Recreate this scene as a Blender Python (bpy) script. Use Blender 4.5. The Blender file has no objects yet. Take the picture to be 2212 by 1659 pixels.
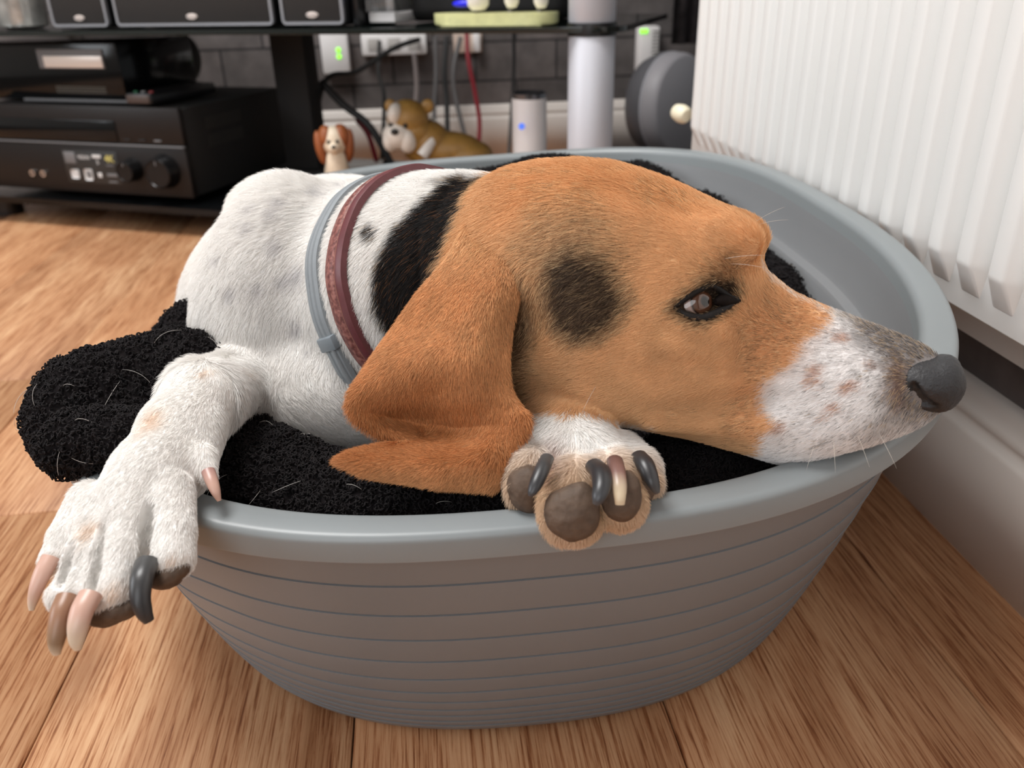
import bpy, bmesh, math, random
import numpy as np
from mathutils import Vector, Matrix

# ------------------------------------------------------------------ camera, light, exposure
scene = bpy.context.scene
col = scene.collection
H_CAM = 0.42
F_PX = 1776.0
CAM = np.array([[0.992963, -0.116302, -0.022306], [-0.071154, -0.435378, -0.897431], [0.094662, 0.892703, -0.44059]])          # rows: right, down, forward in world axes
cam_data = bpy.data.cameras.new('camera')
cam_data.sensor_fit = 'HORIZONTAL'
cam_data.sensor_width = 36.0
cam_data.lens = 36.0 * F_PX / 2212.0
cam_data.clip_start = 0.01
cam_data.dof.use_dof = True
cam_data.dof.focus_distance = 0.415
cam_data.dof.aperture_fstop = 9.5
cam = bpy.data.objects.new('camera', cam_data)
col.objects.link(cam)
cm = Matrix.Identity(4)
for i in range(3):
    cm[i][0], cm[i][1], cm[i][2] = CAM[0][i], -CAM[1][i], -CAM[2][i]
cm[2][3] = H_CAM
cam.matrix_world = cm
scene.camera = cam

world = bpy.data.worlds.new('room_daylight')
scene.world = world
world.use_nodes = True
bg = world.node_tree.nodes['Background']
bg.inputs[0].default_value = (0.93, 0.97, 1.0, 1)
bg.inputs[1].default_value = 0.25


def area_light(name, loc, target, size, power, color, size_y=None):
    d = bpy.data.lights.new(name, 'AREA')
    d.energy = power
    d.color = color
    d.shape = 'RECTANGLE' if size_y else 'DISK'
    d.size = size
    if size_y:
        d.size_y = size_y
    o = bpy.data.objects.new(name, d)
    o.location = loc
    o.rotation_euler = (Vector(target) - Vector(loc)).to_track_quat('-Z', 'Y').to_euler()
    col.objects.link(o)
    return o


area_light('ceiling_lamp', (-0.75, 0.95, 2.34), (-0.5, 0.8, 0.0), 1.1, 56, (1.0, 0.99, 0.975))
area_light('window_daylight', (-2.9, 0.35, 1.25), (0.2, 0.6, 0.4), 1.5, 38, (0.90, 0.95, 1.0), 1.3)
area_light('patio_door_daylight', (-0.8, -1.52, 1.1), (-0.3, 0.8, 0.6), 1.5, 24, (0.92, 0.96, 1.0), 2.0)

scene.view_settings.view_transform = 'Standard'
scene.view_settings.look = 'None'
scene.view_settings.gamma = 1.0
scene.view_settings.use_curve_mapping = False
scene.view_settings.exposure = 0.0

# ------------------------------------------------------------------ points
O_CAM = np.array([0, 0, H_CAM])


def ray(px, py):
    return np.array([(px - 1106) / F_PX, (py - 829.5) / F_PX, 1.0]) @ CAM


def at_depth(px, py, d):
    return O_CAM + ray(px, py) * d


def at_z(px, py, z):
    r = ray(px, py)
    return O_CAM + r * ((z - H_CAM) / r[2])


def at_y(px, py, y):
    r = ray(px, py)
    return O_CAM + r * (y / r[1])


def at_x(px, py, x):
    r = ray(px, py)
    return O_CAM + r * (x / r[0])


# ------------------------------------------------------------------ materials
def srgb(r, g, b):
    def f(c):
        c /= 255.0
        return c / 12.92 if c <= 0.04045 else ((c + 0.055) / 1.055) ** 2.4
    return (f(r), f(g), f(b), 1.0)


class NT:
    def __init__(self, name):
        self.m = bpy.data.materials.new(name)
        self.m.use_nodes = True
        self.t = self.m.node_tree
        self.b = self.t.nodes['Principled BSDF']

    def n(self, kind, **kw):
        nd = self.t.nodes.new(kind)
        for k, v in kw.items():
            setattr(nd, k, v)
        return nd

    def l(self, a, b):
        self.t.links.new(a, b)

    def ramp(self, fac, stops):
        r = self.n('ShaderNodeValToRGB')
        els = r.color_ramp.elements
        while len(els) > 1:
            els.remove(els[-1])
        els[0].position, els[0].color = stops[0][0], stops[0][1]
        for p, c in stops[1:]:
            e = els.new(p)
            e.color = c
        self.l(fac, r.inputs[0])
        return r.outputs[0]

    def bump(self, height, strength, dist=0.001):
        b = self.n('ShaderNodeBump')
        b.inputs['Strength'].default_value = strength
        b.inputs['Distance'].default_value = dist
        self.l(height, b.inputs['Height'])
        self.l(b.outputs[0], self.b.inputs['Normal'])


def plain(name, color, rough=0.5, metal=0.0, spec=0.5, noise=0.0, nscale=60, bump=0.0, emit=None, estr=0, coat=0.0,
          trans=0.0):
    m = NT(name)
    m.b.inputs['Base Color'].default_value = color
    m.b.inputs['Roughness'].default_value = rough
    m.b.inputs['Metallic'].default_value = metal
    m.b.inputs['Specular IOR Level'].default_value = spec
    m.b.inputs['Coat Weight'].default_value = coat
    m.b.inputs['Transmission Weight'].default_value = trans
    if emit:
        m.b.inputs['Emission Color'].default_value = emit
        m.b.inputs['Emission Strength'].default_value = estr
    if noise or bump:
        tc = m.n('ShaderNodeTexCoord')
        nz = m.n('ShaderNodeTexNoise')
        nz.inputs['Scale'].default_value = nscale
        nz.inputs['Detail'].default_value = 5
        m.l(tc.outputs['Object'], nz.inputs['Vector'])
        if noise:
            c = Vector(color[:3])
            m.l(m.ramp(nz.outputs[0], [(0.25, (*(c * (1 - noise)), 1)), (0.75, (*(c * (1 + noise)), 1))]),
                m.b.inputs['Base Color'])
        if bump:
            m.bump(nz.outputs[0], bump)
    return m.m


def attr_material(name, rough=0.7, spec=0.2, attr='coat', bump=0.0, bscale=400, sheen=0.0):
    m = NT(name)
    a = m.n('ShaderNodeAttribute')
    a.attribute_name = attr
    m.l(a.outputs['Color'], m.b.inputs['Base Color'])
    m.b.inputs['Roughness'].default_value = rough
    m.b.inputs['Specular IOR Level'].default_value = spec
    m.b.inputs['Sheen Weight'].default_value = sheen
    if bump:
        tc = m.n('ShaderNodeTexCoord')
        nz = m.n('ShaderNodeTexNoise')
        nz.inputs['Scale'].default_value = bscale
        m.l(tc.outputs['Object'], nz.inputs['Vector'])
        m.bump(nz.outputs[0], bump)
    return m.m


# ------------------------------------------------------------------ object helpers
def props(o, label=None, cat=None, group=None, kind=None):
    if label:
        o['label'] = label
    if cat:
        o['category'] = cat
    if group:
        o['group'] = group
    if kind:
        o['kind'] = kind
    return o


def empty(name, loc, label=None, cat=None, group=None, rotz=0.0):
    o = bpy.data.objects.new(name, None)
    o.location = loc
    o.rotation_euler = (0, 0, rotz)
    o.empty_display_size = 0.02
    col.objects.link(o)
    return props(o, label, cat, group)


def link_mesh(name, me, mat, parent=None, smooth=True):
    o = bpy.data.objects.new(name, me)
    if mat is not None:
        if isinstance(mat, (list, tuple)):
            for mm in mat:
                me.materials.append(mm)
        else:
            me.materials.append(mat)
    if smooth:
        me.shade_smooth()
    col.objects.link(o)
    if parent is not None:
        o.parent = parent
    return o


def from_np(name, V, Fc, mat, parent=None, smooth=True):
    me = bpy.data.meshes.new(name)
    V = np.asarray(V, dtype=np.float32)
    Fc = np.asarray(Fc, dtype=np.int32)
    k = Fc.shape[1]
    me.vertices.add(len(V))
    me.vertices.foreach_set('co', V.ravel())
    me.loops.add(Fc.size)
    me.loops.foreach_set('vertex_index', Fc.ravel())
    me.polygons.add(len(Fc))
    me.polygons.foreach_set('loop_start', np.arange(0, Fc.size, k, dtype=np.int32))
    me.update(calc_edges=True)
    me.validate()
    return link_mesh(name, me, mat, parent, smooth)


class MB:
    """collects shapes in one bmesh and links them as one mesh object"""

    def __init__(self):
        self.bm = bmesh.new()

    def box(self, c, s, rotz=0.0, bev=0.0, seg=2, rot=None, taper=None):
        r = bmesh.ops.create_cube(self.bm, size=1.0)
        vs = r['verts']
        for v in vs:
            v.co = Vector((v.co.x * s[0], v.co.y * s[1], v.co.z * s[2]))
            if taper and v.co.z > 0:
                v.co.x *= taper
                v.co.y *= taper
        if bev:
            es = list({e for v in vs for e in v.link_edges})
            rb = bmesh.ops.bevel(self.bm, geom=es, offset=bev, segments=seg, profile=0.5, affect='EDGES')
            vs = list({v for f in rb['faces'] for v in f.verts} | {v for v in vs if v.is_valid})
        R = rot if rot is not None else Matrix.Rotation(rotz, 3, 'Z')
        for v in vs:
            v.co = R @ v.co + Vector(c)
        return self

    def lathe(self, prof, c=(0, 0, 0), seg=32, axis=None):
        rings = []
        R = Vector((0, 0, 1)).rotation_difference(Vector(axis)).to_matrix() if axis is not None else Matrix.Identity(3)
        c = Vector(c)
        for r, z in prof:
            if r < 1e-6:
                rings.append([self.bm.verts.new(R @ Vector((0, 0, z)) + c)])
            else:
                rings.append([self.bm.verts.new(R @ Vector((r * math.cos(2 * math.pi * k / seg),
                                                            r * math.sin(2 * math.pi * k / seg), z)) + c)
                              for k in range(seg)])
        for a, b in zip(rings[:-1], rings[1:]):
            for k in range(seg):
                k2 = (k + 1) % seg
                if len(a) == 1 and len(b) == 1:
                    continue
                if len(a) == 1:
                    self.bm.faces.new((a[0], b[k2], b[k]))
                elif len(b) == 1:
                    self.bm.faces.new((a[k], a[k2], b[0]))
                else:
                    self.bm.faces.new((a[k], a[k2], b[k2], b[k]))
        return self

    def tube(self, pts, radii, seg=10, cap=True, flat=1.0):
        pts = [Vector(p) for p in pts]
        n = len(pts)
        if not hasattr(radii, '__len__'):
            radii = [radii] * n
        rings = []
        up = None
        for i in range(n):
            t = (pts[min(i + 1, n - 1)] - pts[max(i - 1, 0)]).normalized()
            if up is None:
                up = Vector((0, 0, 1)) if abs(t.z) < 0.9 else Vector((1, 0, 0))
            a = t.cross(up)
            if a.length < 1e-6:
                a = t.orthogonal()
            a.normalize()
            up = a.cross(t).normalized()
            rings.append([self.bm.verts.new(pts[i] + a * (radii[i] * math.cos(2 * math.pi * k / seg)) +
                                            up * (radii[i] * flat * math.sin(2 * math.pi * k / seg)))
                          for k in range(seg)])
        for a, b in zip(rings[:-1], rings[1:]):
            for k in range(seg):
                k2 = (k + 1) % seg
                self.bm.faces.new((a[k], a[k2], b[k2], b[k]))
        if cap:
            self.bm.faces.new(rings[0][::-1])
            self.bm.faces.new(rings[-1])
        return self

    def prism(self, poly, depth, M=None, bev=0.0):
        """poly in local xz, extruded along +y by depth"""
        a = [self.bm.verts.new(Vector((x, 0, z))) for x, z in poly]
        b = [self.bm.verts.new(Vector((x, depth, z))) for x, z in poly]
        n = len(poly)
        fs = [self.bm.faces.new(a), self.bm.faces.new(b[::-1])]
        for k in range(n):
            fs.append(self.bm.faces.new((a[(k + 1) % n], a[k], b[k], b[(k + 1) % n])))
        vs = a + b
        if bev:
            es = list(fs[0].edges)
            rb = bmesh.ops.bevel(self.bm, geom=es, offset=bev, segments=2, profile=0.5, affect='EDGES')
            vs = list({v for f in rb['faces'] for v in f.verts} | {v for v in vs if v.is_valid})
        if M is not None:
            for v in vs:
                v.co = M @ v.co
        return self

    def ellipsoid(self, c, r, u=20, v=12, rot=None):
        rr = bmesh.ops.create_uvsphere(self.bm, u_segments=u, v_segments=v, radius=1.0)
        R = rot if rot is not None else Matrix.Identity(3)
        for w in rr['verts']:
            w.co = R @ Vector((w.co.x * r[0], w.co.y * r[1], w.co.z * r[2])) + Vector(c)
        return self

    def build(self, name, mat, parent=None, smooth=True, angle=40):
        bmesh.ops.recalc_face_normals(self.bm, faces=self.bm.faces)
        me = bpy.data.meshes.new(name)
        self.bm.to_mesh(me)
        self.bm.free()
        o = link_mesh(name, me, mat, parent, False)
        if smooth:
            me.shade_smooth()
            me.set_sharp_from_angle(angle=math.radians(angle))
        return o


def spline(pts, n):
    """Catmull-Rom through points, n samples"""
    P = np.asarray(pts, float)
    m = len(P)
    Q = np.vstack([2 * P[0] - P[1], P, 2 * P[-1] - P[-2]])
    out = []
    for t in np.linspace(0, m - 1 - 1e-9, n):
        i = int(t)
        f = t - i
        p0, p1, p2, p3 = Q[i], Q[i + 1], Q[i + 2], Q[i + 3]
        out.append(0.5 * ((2 * p1) + (-p0 + p2) * f + (2 * p0 - 5 * p1 + 4 * p2 - p3) * f * f +
                          (-p0 + 3 * p1 - 3 * p2 + p3) * f ** 3))
    return np.array(out)


# ------------------------------------------------------------------ implicit surfaces
class Field:
    def __init__(self, lo, hi, h):
        self.lo = np.asarray(lo, float)
        self.h = float(h)
        self.n = np.ceil((np.asarray(hi, float) - self.lo) / h).astype(int) + 1
        self.ax = [self.lo[i] + h * np.arange(self.n[i]) for i in range(3)]
        self.f = np.full(self.n, 1e3 * h, dtype=np.float32)

    def _sl(self, lo, hi):
        a = np.clip(np.floor((np.asarray(lo) - self.lo) / self.h).astype(int), 0, self.n)
        b = np.clip(np.ceil((np.asarray(hi) - self.lo) / self.h).astype(int) + 1, 0, self.n)
        sl = tuple(slice(a[i], b[i]) for i in range(3))
        g = [self.ax[i][sl[i]] for i in range(3)]
        return sl, g[0][:, None, None], g[1][None, :, None], g[2][None, None, :]

    def union(self, sl, d, k):
        f = self.f[sl]
        hh = np.maximum(k - np.abs(f - d), 0.0) / max(k, 1e-9)
        self.f[sl] = np.minimum(f, d) - hh * hh * k * 0.25

    def subtract(self, sl, d, k):
        f = self.f[sl]
        hh = np.maximum(k - np.abs(f + d), 0.0) / max(k, 1e-9)
        self.f[sl] = np.maximum(f, -d) + hh * hh * k * 0.25

    def capsule(self, a, b, ra, rb, k, sub=False):
        a, b = np.asarray(a, float), np.asarray(b, float)
        m = max(ra, rb) + k + 2 * self.h
        sl, X, Y, Z = self._sl(np.minimum(a, b) - m, np.maximum(a, b) + m)
        ba = b - a
        L = max(ba @ ba, 1e-9)
        px, py, pz = X - a[0], Y - a[1], Z - a[2]
        t = np.clip((px * ba[0] + py * ba[1] + pz * ba[2]) / L, 0, 1)
        d = np.sqrt((px - ba[0] * t) ** 2 + (py - ba[1] * t) ** 2 + (pz - ba[2] * t) ** 2) - (ra + (rb - ra) * t)
        (self.subtract if sub else self.union)(sl, d.astype(np.float32), k)

    def chain(self, pts, k):
        for p, q in zip(pts[:-1], pts[1:]):
            self.capsule(p[0], q[0], p[1], q[1], k)

    def ellip(self, c, r, k, R=None, sub=False):
        """R: 3x3 rows = local axes"""
        c, r = np.asarray(c, float), np.asarray(r, float)
        m = max(r) + k + 2 * self.h
        sl, X, Y, Z = self._sl(c - m, c + m)
        px, py, pz = X - c[0], Y - c[1], Z - c[2]
        R = np.eye(3) if R is None else R
        q = [(px * R[i][0] + py * R[i][1] + pz * R[i][2]) for i in range(3)]
        k0 = np.sqrt(sum((q[i] / r[i]) ** 2 for i in range(3)))
        k1 = np.sqrt(sum((q[i] / r[i] ** 2) ** 2 for i in range(3))) + 1e-9
        d = k0 * (k0 - 1) / k1
        (self.subtract if sub else self.union)(sl, d.astype(np.float32), k)

    def push(self, a, b, sig, amp):
        """soft swelling (amp > 0) or hollow (amp < 0) along the segment a-b"""
        a, b = np.asarray(a, float), np.asarray(b, float)
        m = sig * 2.8
        sl, X, Y, Z = self._sl(np.minimum(a, b) - m, np.maximum(a, b) + m)
        ba = b - a
        L = max(ba @ ba, 1e-9)
        px, py, pz = X - a[0], Y - a[1], Z - a[2]
        t = np.clip((px * ba[0] + py * ba[1] + pz * ba[2]) / L, 0, 1)
        d2 = (px - ba[0] * t) ** 2 + (py - ba[1] * t) ** 2 + (pz - ba[2] * t) ** 2
        self.f[sl] -= (amp * np.exp(-d2 / (2 * (sig / 1.4) ** 2))).astype(np.float32)

    def mesh(self, smooth=2):
        f, h = self.f, self.h
        ins = f < 0
        nx, ny, nz = f.shape
        cells = np.zeros((nx - 1, ny - 1, nz - 1), dtype=np.int8)
        for i in (0, 1):
            for j in (0, 1):
                for k in (0, 1):
                    cells += ins[i:nx - 1 + i, j:ny - 1 + j, k:nz - 1 + k]
        act = np.argwhere((cells > 0) & (cells < 8))
        idx = np.full(cells.shape, -1, dtype=np.int32)
        idx[act[:, 0], act[:, 1], act[:, 2]] = np.arange(len(act))
        acc = np.zeros((len(act), 3))
        cnt = np.zeros(len(act))
        cs = [(i, j, k) for i in (0, 1) for j in (0, 1) for k in (0, 1)]
        for a in cs:
            for ax in range(3):
                if a[ax]:
                    continue
                b = list(a)
                b[ax] = 1
                fa = f[act[:, 0] + a[0], act[:, 1] + a[1], act[:, 2] + a[2]]
                fb = f[act[:, 0] + b[0], act[:, 1] + b[1], act[:, 2] + b[2]]
                m = (fa < 0) != (fb < 0)
                t = np.where(m, fa / np.where(m, fa - fb, 1), 0)
                p = np.tile(np.array(a, float), (len(act), 1))
                p[:, ax] += t
                acc[m] += p[m]
                cnt[m] += 1
        V = self.lo + h * (act + acc / cnt[:, None])
        quads = []
        for ax in range(3):
            u, v = (ax + 1) % 3, (ax + 2) % 3
            s0 = [slice(1, -1)] * 3
            s0[ax] = slice(0, -1)
            s1 = list(s0)
            s1[ax] = slice(1, None)
            A, B = ins[tuple(s0)], ins[tuple(s1)]
            e = np.argwhere(A != B)
            fl = A[e[:, 0], e[:, 1], e[:, 2]]
            off = np.ones(3, int)
            off[ax] = 0
            e = e + off
            du, dv = np.zeros(3, int), np.zeros(3, int)
            du[u], dv[v] = 1, 1
            q = [e - du - dv, e - dv, e, e - du]
            q = np.stack([idx[w[:, 0], w[:, 1], w[:, 2]] for w in q], 1)
            q[~fl] = q[~fl][:, ::-1]
            quads.append(q)
        Q = np.vstack(quads)
        Q = Q[(Q >= 0).all(1)]
        V = relax(V, Q, smooth)
        return V, Q


def relax(V, Q, it, lam=0.5, mu=-0.52):
    E = np.vstack([Q[:, [0, 1]], Q[:, [1, 2]], Q[:, [2, 3]], Q[:, [3, 0]]])
    E = np.vstack([E, E[:, ::-1]])
    deg = np.bincount(E[:, 0], minlength=len(V)).astype(float)
    for i in range(it * 2):
        w = lam if i % 2 == 0 else mu
        S = np.stack([np.bincount(E[:, 0], weights=V[E[:, 1], c], minlength=len(V)) for c in range(3)], 1)
        V = V + w * (S / np.maximum(deg, 1)[:, None] - V)
    return V


def vnormals(V, Q):
    n = np.cross(V[Q[:, 2]] - V[Q[:, 0]], V[Q[:, 3]] - V[Q[:, 1]])
    N = np.stack([sum(np.bincount(Q[:, j], weights=n[:, c], minlength=len(V)) for j in range(4)) for c in range(3)], 1)
    return N / np.maximum(np.linalg.norm(N, axis=1), 1e-12)[:, None]


def value_noise(P, scale, seed=0):
    """smooth lattice noise in -1..1 for an array of points"""
    q = P * scale
    i = np.floor(q).astype(np.int64)
    f = q - i
    f = f * f * (3 - 2 * f)
    out = np.zeros(len(P))
    for a in (0, 1):
        for b in (0, 1):
            for c in (0, 1):
                hsh = ((i[:, 0] + a) * 73856093) ^ ((i[:, 1] + b) * 19349663) ^ ((i[:, 2] + c) * 83492791) ^ (seed * 2654435)
                hsh = (hsh ^ (hsh >> 13)) * 1274126177 & 0x7fffffff
                val = ((hsh ^ (hsh >> 16)) % 10007) / 5003.0 - 1
                w = (f[:, 0] if a else 1 - f[:, 0]) * (f[:, 1] if b else 1 - f[:, 1]) * (f[:, 2] if c else 1 - f[:, 2])
                out += w * val
    return out


def curves_object(name, pts, radii, mat, parent=None, colors=None):
    """pts: (strands, k, 3); radii: (strands, k) or (k,); colour per strand"""
    n, k = pts.shape[:2]
    cu = bpy.data.hair_curves.new(name)
    cu.add_curves([k] * n)
    cu.points.foreach_set('position', pts.astype(np.float32).ravel())
    rad = np.broadcast_to(radii, (n, k)).astype(np.float32)
    a = cu.attributes.get('radius') or cu.attributes.new('radius', 'FLOAT', 'POINT')
    a.data.foreach_set('value', rad.ravel())
    if colors is not None:
        c = cu.attributes.new('coat', 'FLOAT_COLOR', 'CURVE')
        c4 = np.ones((n, 4), np.float32)
        c4[:, :3] = colors
        c.data.foreach_set('color', c4.ravel())
    cu.materials.append(mat)
    o = bpy.data.objects.new(name, cu)
    col.objects.link(o)
    if parent is not None:
        o.parent = parent
    return o

# ------------------------------------------------------------------ the room
WALL_X, WALL_Y, BOARD_X = 0.427, 2.25, 0.409


def wood():
    m = NT('oak_laminate')
    tc = m.n('ShaderNodeTexCoord')
    oi = m.n('ShaderNodeObjectInfo')
    off = m.n('ShaderNodeVectorMath', operation='SCALE')
    cmb = m.n('ShaderNodeCombineXYZ')
    for i in range(3):
        m.l(oi.outputs['Random'], cmb.inputs[i])
    m.l(cmb.outputs[0], off.inputs[0])
    off.inputs['Scale'].default_value = 37.0
    add = m.n('ShaderNodeVectorMath', operation='ADD')
    m.l(tc.outputs['Object'], add.inputs[0])
    m.l(off.outputs[0], add.inputs[1])

    def mapped(s, loc=(0, 0, 0)):
        mp = m.n('ShaderNodeMapping')
        mp.inputs['Scale'].default_value = s
        mp.inputs['Location'].default_value = loc
        m.l(add.outputs[0], mp.inputs[0])
        return mp.outputs[0]

    # growth rings: distorted bands that run along the board and swirl round knots
    warp = m.n('ShaderNodeTexNoise')
    warp.inputs['Scale'].default_value = 1.0
    warp.inputs['Detail'].default_value = 2
    m.l(mapped((7, 2.6, 1)), warp.inputs['Vector'])
    ring = m.n('ShaderNodeTexNoise')
    ring.inputs['Scale'].default_value = 1.0
    ring.inputs['Detail'].default_value = 4
    ring.inputs['Roughness'].default_value = 0.6
    ring.inputs['Distortion'].default_value = 0.5
    m.l(mapped((30, 2.2, 1)), ring.inputs['Vector'])
    fine = m.n('ShaderNodeTexNoise')
    fine.inputs['Scale'].default_value = 1.0
    fine.inputs['Detail'].default_value = 6
    fine.inputs['Roughness'].default_value = 0.7
    fine.inputs['Distortion'].default_value = 0.25
    m.l(mapped((560, 15, 1)), fine.inputs['Vector'])
    wave = m.n('ShaderNodeMath', operation='MULTIPLY')
    m.l(warp.outputs[0], wave.inputs[0])
    wave.inputs[1].default_value = 26.0
    sn = m.n('ShaderNodeMath', operation='SINE')
    m.l(wave.outputs[0], sn.inputs[0])
    rr = m.n('ShaderNodeMath', operation='MULTIPLY_ADD')
    m.l(sn.outputs[0], rr.inputs[0])
    rr.inputs[1].default_value = 0.07
    m.l(ring.outputs[0], rr.inputs[2])
    c1 = m.ramp(rr.outputs[0], [(0.28, srgb(180, 134, 98)), (0.5, srgb(204, 158, 121)), (0.7, srgb(219, 178, 141))])
    c2 = m.ramp(fine.outputs[0], [(0.33, srgb(134, 94, 70)), (0.42, srgb(196, 164, 138)), (0.50, srgb(240, 228, 216)), (0.62, srgb(255, 252, 246))])
    mix = m.n('ShaderNodeMix', data_type='RGBA', blend_type='MULTIPLY')
    mix.inputs[0].default_value = 0.95
    m.l(c1, mix.inputs[6])
    m.l(c2, mix.inputs[7])
    # brown knots
    vor = m.n('ShaderNodeTexVoronoi')
    vor.inputs['Scale'].default_value = 1.0
    vor.inputs['Randomness'].default_value = 1.0
    m.l(mapped((5.2, 2.0, 0.01)), vor.inputs['Vector'])
    kn = m.ramp(vor.outputs['Distance'], [(0.02, (1, 1, 1, 1)), (0.13, (0, 0, 0, 1))])
    mix2 = m.n('ShaderNodeMix', data_type='RGBA', blend_type='MIX')
    kf = m.n('ShaderNodeMath', operation='MULTIPLY')
    m.l(kn, kf.inputs[0])
    m.l(ring.outputs[0], kf.inputs[1])
    m.l(kf.outputs[0], mix2.inputs[0])
    m.l(mix.outputs[2], mix2.inputs[6])
    mix2.inputs[7].default_value = srgb(112, 72, 48)
    hv = m.n('ShaderNodeHueSaturation')
    vr = m.n('ShaderNodeMapRange')
    m.l(oi.outputs['Random'], vr.inputs[0])
    vr.inputs[3].default_value = 0.92
    vr.inputs[4].default_value = 1.06
    m.l(vr.outputs[0], hv.inputs['Value'])
    m.l(mix2.outputs[2], hv.inputs['Color'])
    m.l(hv.outputs[0], m.b.inputs['Base Color'])
    m.b.inputs['Roughness'].default_value = 0.48
    m.b.inputs['Specular IOR Level'].default_value = 0.35
    m.bump(fine.outputs[0], 0.25, 0.0006)
    return m.m


M_WOOD = wood()
M_WHITE = plain('white_gloss_paint', srgb(236, 232, 226), 0.35)
M_SKIRT = plain('skirting_paint', srgb(222, 214, 207), 0.4, noise=0.02, nscale=8)
M_RAD = plain('radiator_enamel', srgb(240, 240, 238), 0.32)
M_BLACKGLASS = plain('black_glass', (0.004, 0.0045, 0.005, 1), 0.12, spec=0.3)
M_BLACK = plain('black_plastic', (0.008, 0.008, 0.009, 1), 0.35)
M_BLACKMATT = plain('black_matt', (0.01, 0.0095, 0.0095, 1), 0.75)
M_SILVER = plain('brushed_silver', srgb(208, 210, 218), 0.5, 0.2)
M_CHROME = plain('bright_trim', srgb(220, 214, 210), 0.22, 0.9)
M_WPLASTIC = plain('white_plastic', srgb(244, 241, 240), 0.4)


def wallpaper():
    m = NT('stone_effect_wallpaper')
    tc = m.n('ShaderNodeTexCoord')
    sp = m.n('ShaderNodeSeparateXYZ')
    m.l(tc.outputs['Object'], sp.inputs[0])
    ad = m.n('ShaderNodeMath', operation='ADD')
    m.l(sp.outputs[0], ad.inputs[0])
    m.l(sp.outputs[1], ad.inputs[1])
    cb = m.n('ShaderNodeCombineXYZ')
    m.l(ad.outputs[0], cb.inputs[0])
    m.l(sp.outputs[2], cb.inputs[1])
    br = m.n('ShaderNodeTexBrick')
    br.inputs['Scale'].default_value = 1.0
    br.inputs['Brick Width'].default_value = 0.21
    br.inputs['Row Height'].default_value = 0.094
    br.inputs['Mortar Size'].default_value = 0.004
    br.inputs['Mortar Smooth'].default_value = 0.6
    br.inputs['Color1'].default_value = srgb(116, 108, 106)
    br.inputs['Color2'].default_value = srgb(96, 91, 90)
    br.inputs['Mortar'].default_value = srgb(46, 43, 44)
    m.l(cb.outputs[0], br.inputs['Vector'])
    nz = m.n('ShaderNodeTexNoise')
    nz.inputs['Scale'].default_value = 26
    nz.inputs['Detail'].default_value = 6
    m.l(tc.outputs['Object'], nz.inputs['Vector'])
    mx = m.n('ShaderNodeMix', data_type='RGBA', blend_type='MULTIPLY')
    mx.inputs[0].default_value = 0.7
    m.l(br.outputs[0], mx.inputs[6])
    m.l(m.ramp(nz.outputs[0], [(0.3, (0.45, 0.45, 0.45, 1)), (0.7, (1, 1, 1, 1))]), mx.inputs[7])
    m.l(mx.outputs[2], m.b.inputs['Base Color'])
    m.b.inputs['Roughness'].default_value = 0.75
    return m.m


M_PAPER = wallpaper()
M_SUBFLOOR = plain('dark_underlay', srgb(52, 38, 28), 0.9)

M_PLASTER = plain('cream_plaster', srgb(214, 212, 208), 0.8)
props(MB().box((-0.9, 0.3, 2.46), (4.6, 4.4, 0.1)).build('ceiling', plain('ceiling_white', srgb(238, 236, 232), 0.8), smooth=False), kind='structure')
props(MB().box((-3.06, 0.3, 1.2), (0.12, 4.4, 2.4)).build('wall_left', M_PLASTER, smooth=False), kind='structure')
props(MB().box((-0.9, -1.66, 1.2), (4.4, 0.12, 2.4)).build('wall_front', M_PLASTER, smooth=False), kind='structure')
fl = props(MB().box((-0.9, 0.3, -0.016), (4.4, 4.0, 0.02)).build('floor', M_SUBFLOOR), kind='structure',
           label='warm oak laminate floor laid in long boards')
# boards run away from the camera; joints recessed, edges chamfered
PW, GAP = 0.1985, 0.0011
rng = random.Random(4)


def plank(x0, x1, y0, y1):
    cx, cy = (x0 + x1) / 2, (y0 + y1) / 2
    a, b = (x1 - x0) / 2 - GAP / 2, (y1 - y0) / 2 - GAP / 2
    c, zt, zb = 0.0011, 0.0, -0.0065
    V = []
    for (s, z) in ((0, zb), (0, zt - c), (c, zt)):
        V += [(-a + s, -b + s, z), (a - s, -b + s, z), (a - s, b - s, z), (-a + s, b - s, z)]
    Fc = [(8, 9, 10, 11)]
    for k in (0, 4):
        for i in range(4):
            j = (i + 1) % 4
            Fc.append((k + i, k + j, k + 4 + j, k + 4 + i))
    o = from_np('plank', V, Fc, M_WOOD, fl, smooth=False)
    o.location = (cx, cy, 0)
    return o


X0 = -0.4625
for k in range(-7, 5):
    x0, x1 = X0 + k * PW, min(X0 + (k + 1) * PW, BOARD_X + 0.01)
    if x0 > BOARD_X:
        continue
    start = {-1: -1.6 - 0.0, 0: -1.6}.get(k, -1.9 + rng.random() * 1.2)
    if k == 0:
        cuts = [-1.6, 0.66, 1.94, 2.6]
    elif k in (1, 2, 3):
        cuts = [-1.6, -0.3 + 0.02 * k, 0.98, 2.26 + 0.1 * k, 2.6] if k != 2 else [-1.6, 1.28, 2.6]
    else:
        y = -1.6
        cuts = [y]
        y = start + 1.28
        while y < 2.6:
            if y > -0.5:
                cuts.append(y)
            y += 1.28
        cuts.append(2.6)
    for y0, y1 in zip(cuts[:-1], cuts[1:]):
        plank(x0, x1, y0, y1)

props(MB().box((0.487, -0.19, 1.2), (0.12, 2.82, 2.4)).build('wall_right', M_PAPER, smooth=False), kind='structure')
props(MB().box((-0.9, WALL_Y + 0.06, 1.2), (4.4, 0.12, 2.4)).build('wall_back', M_PAPER, smooth=False), kind='structure')


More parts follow.
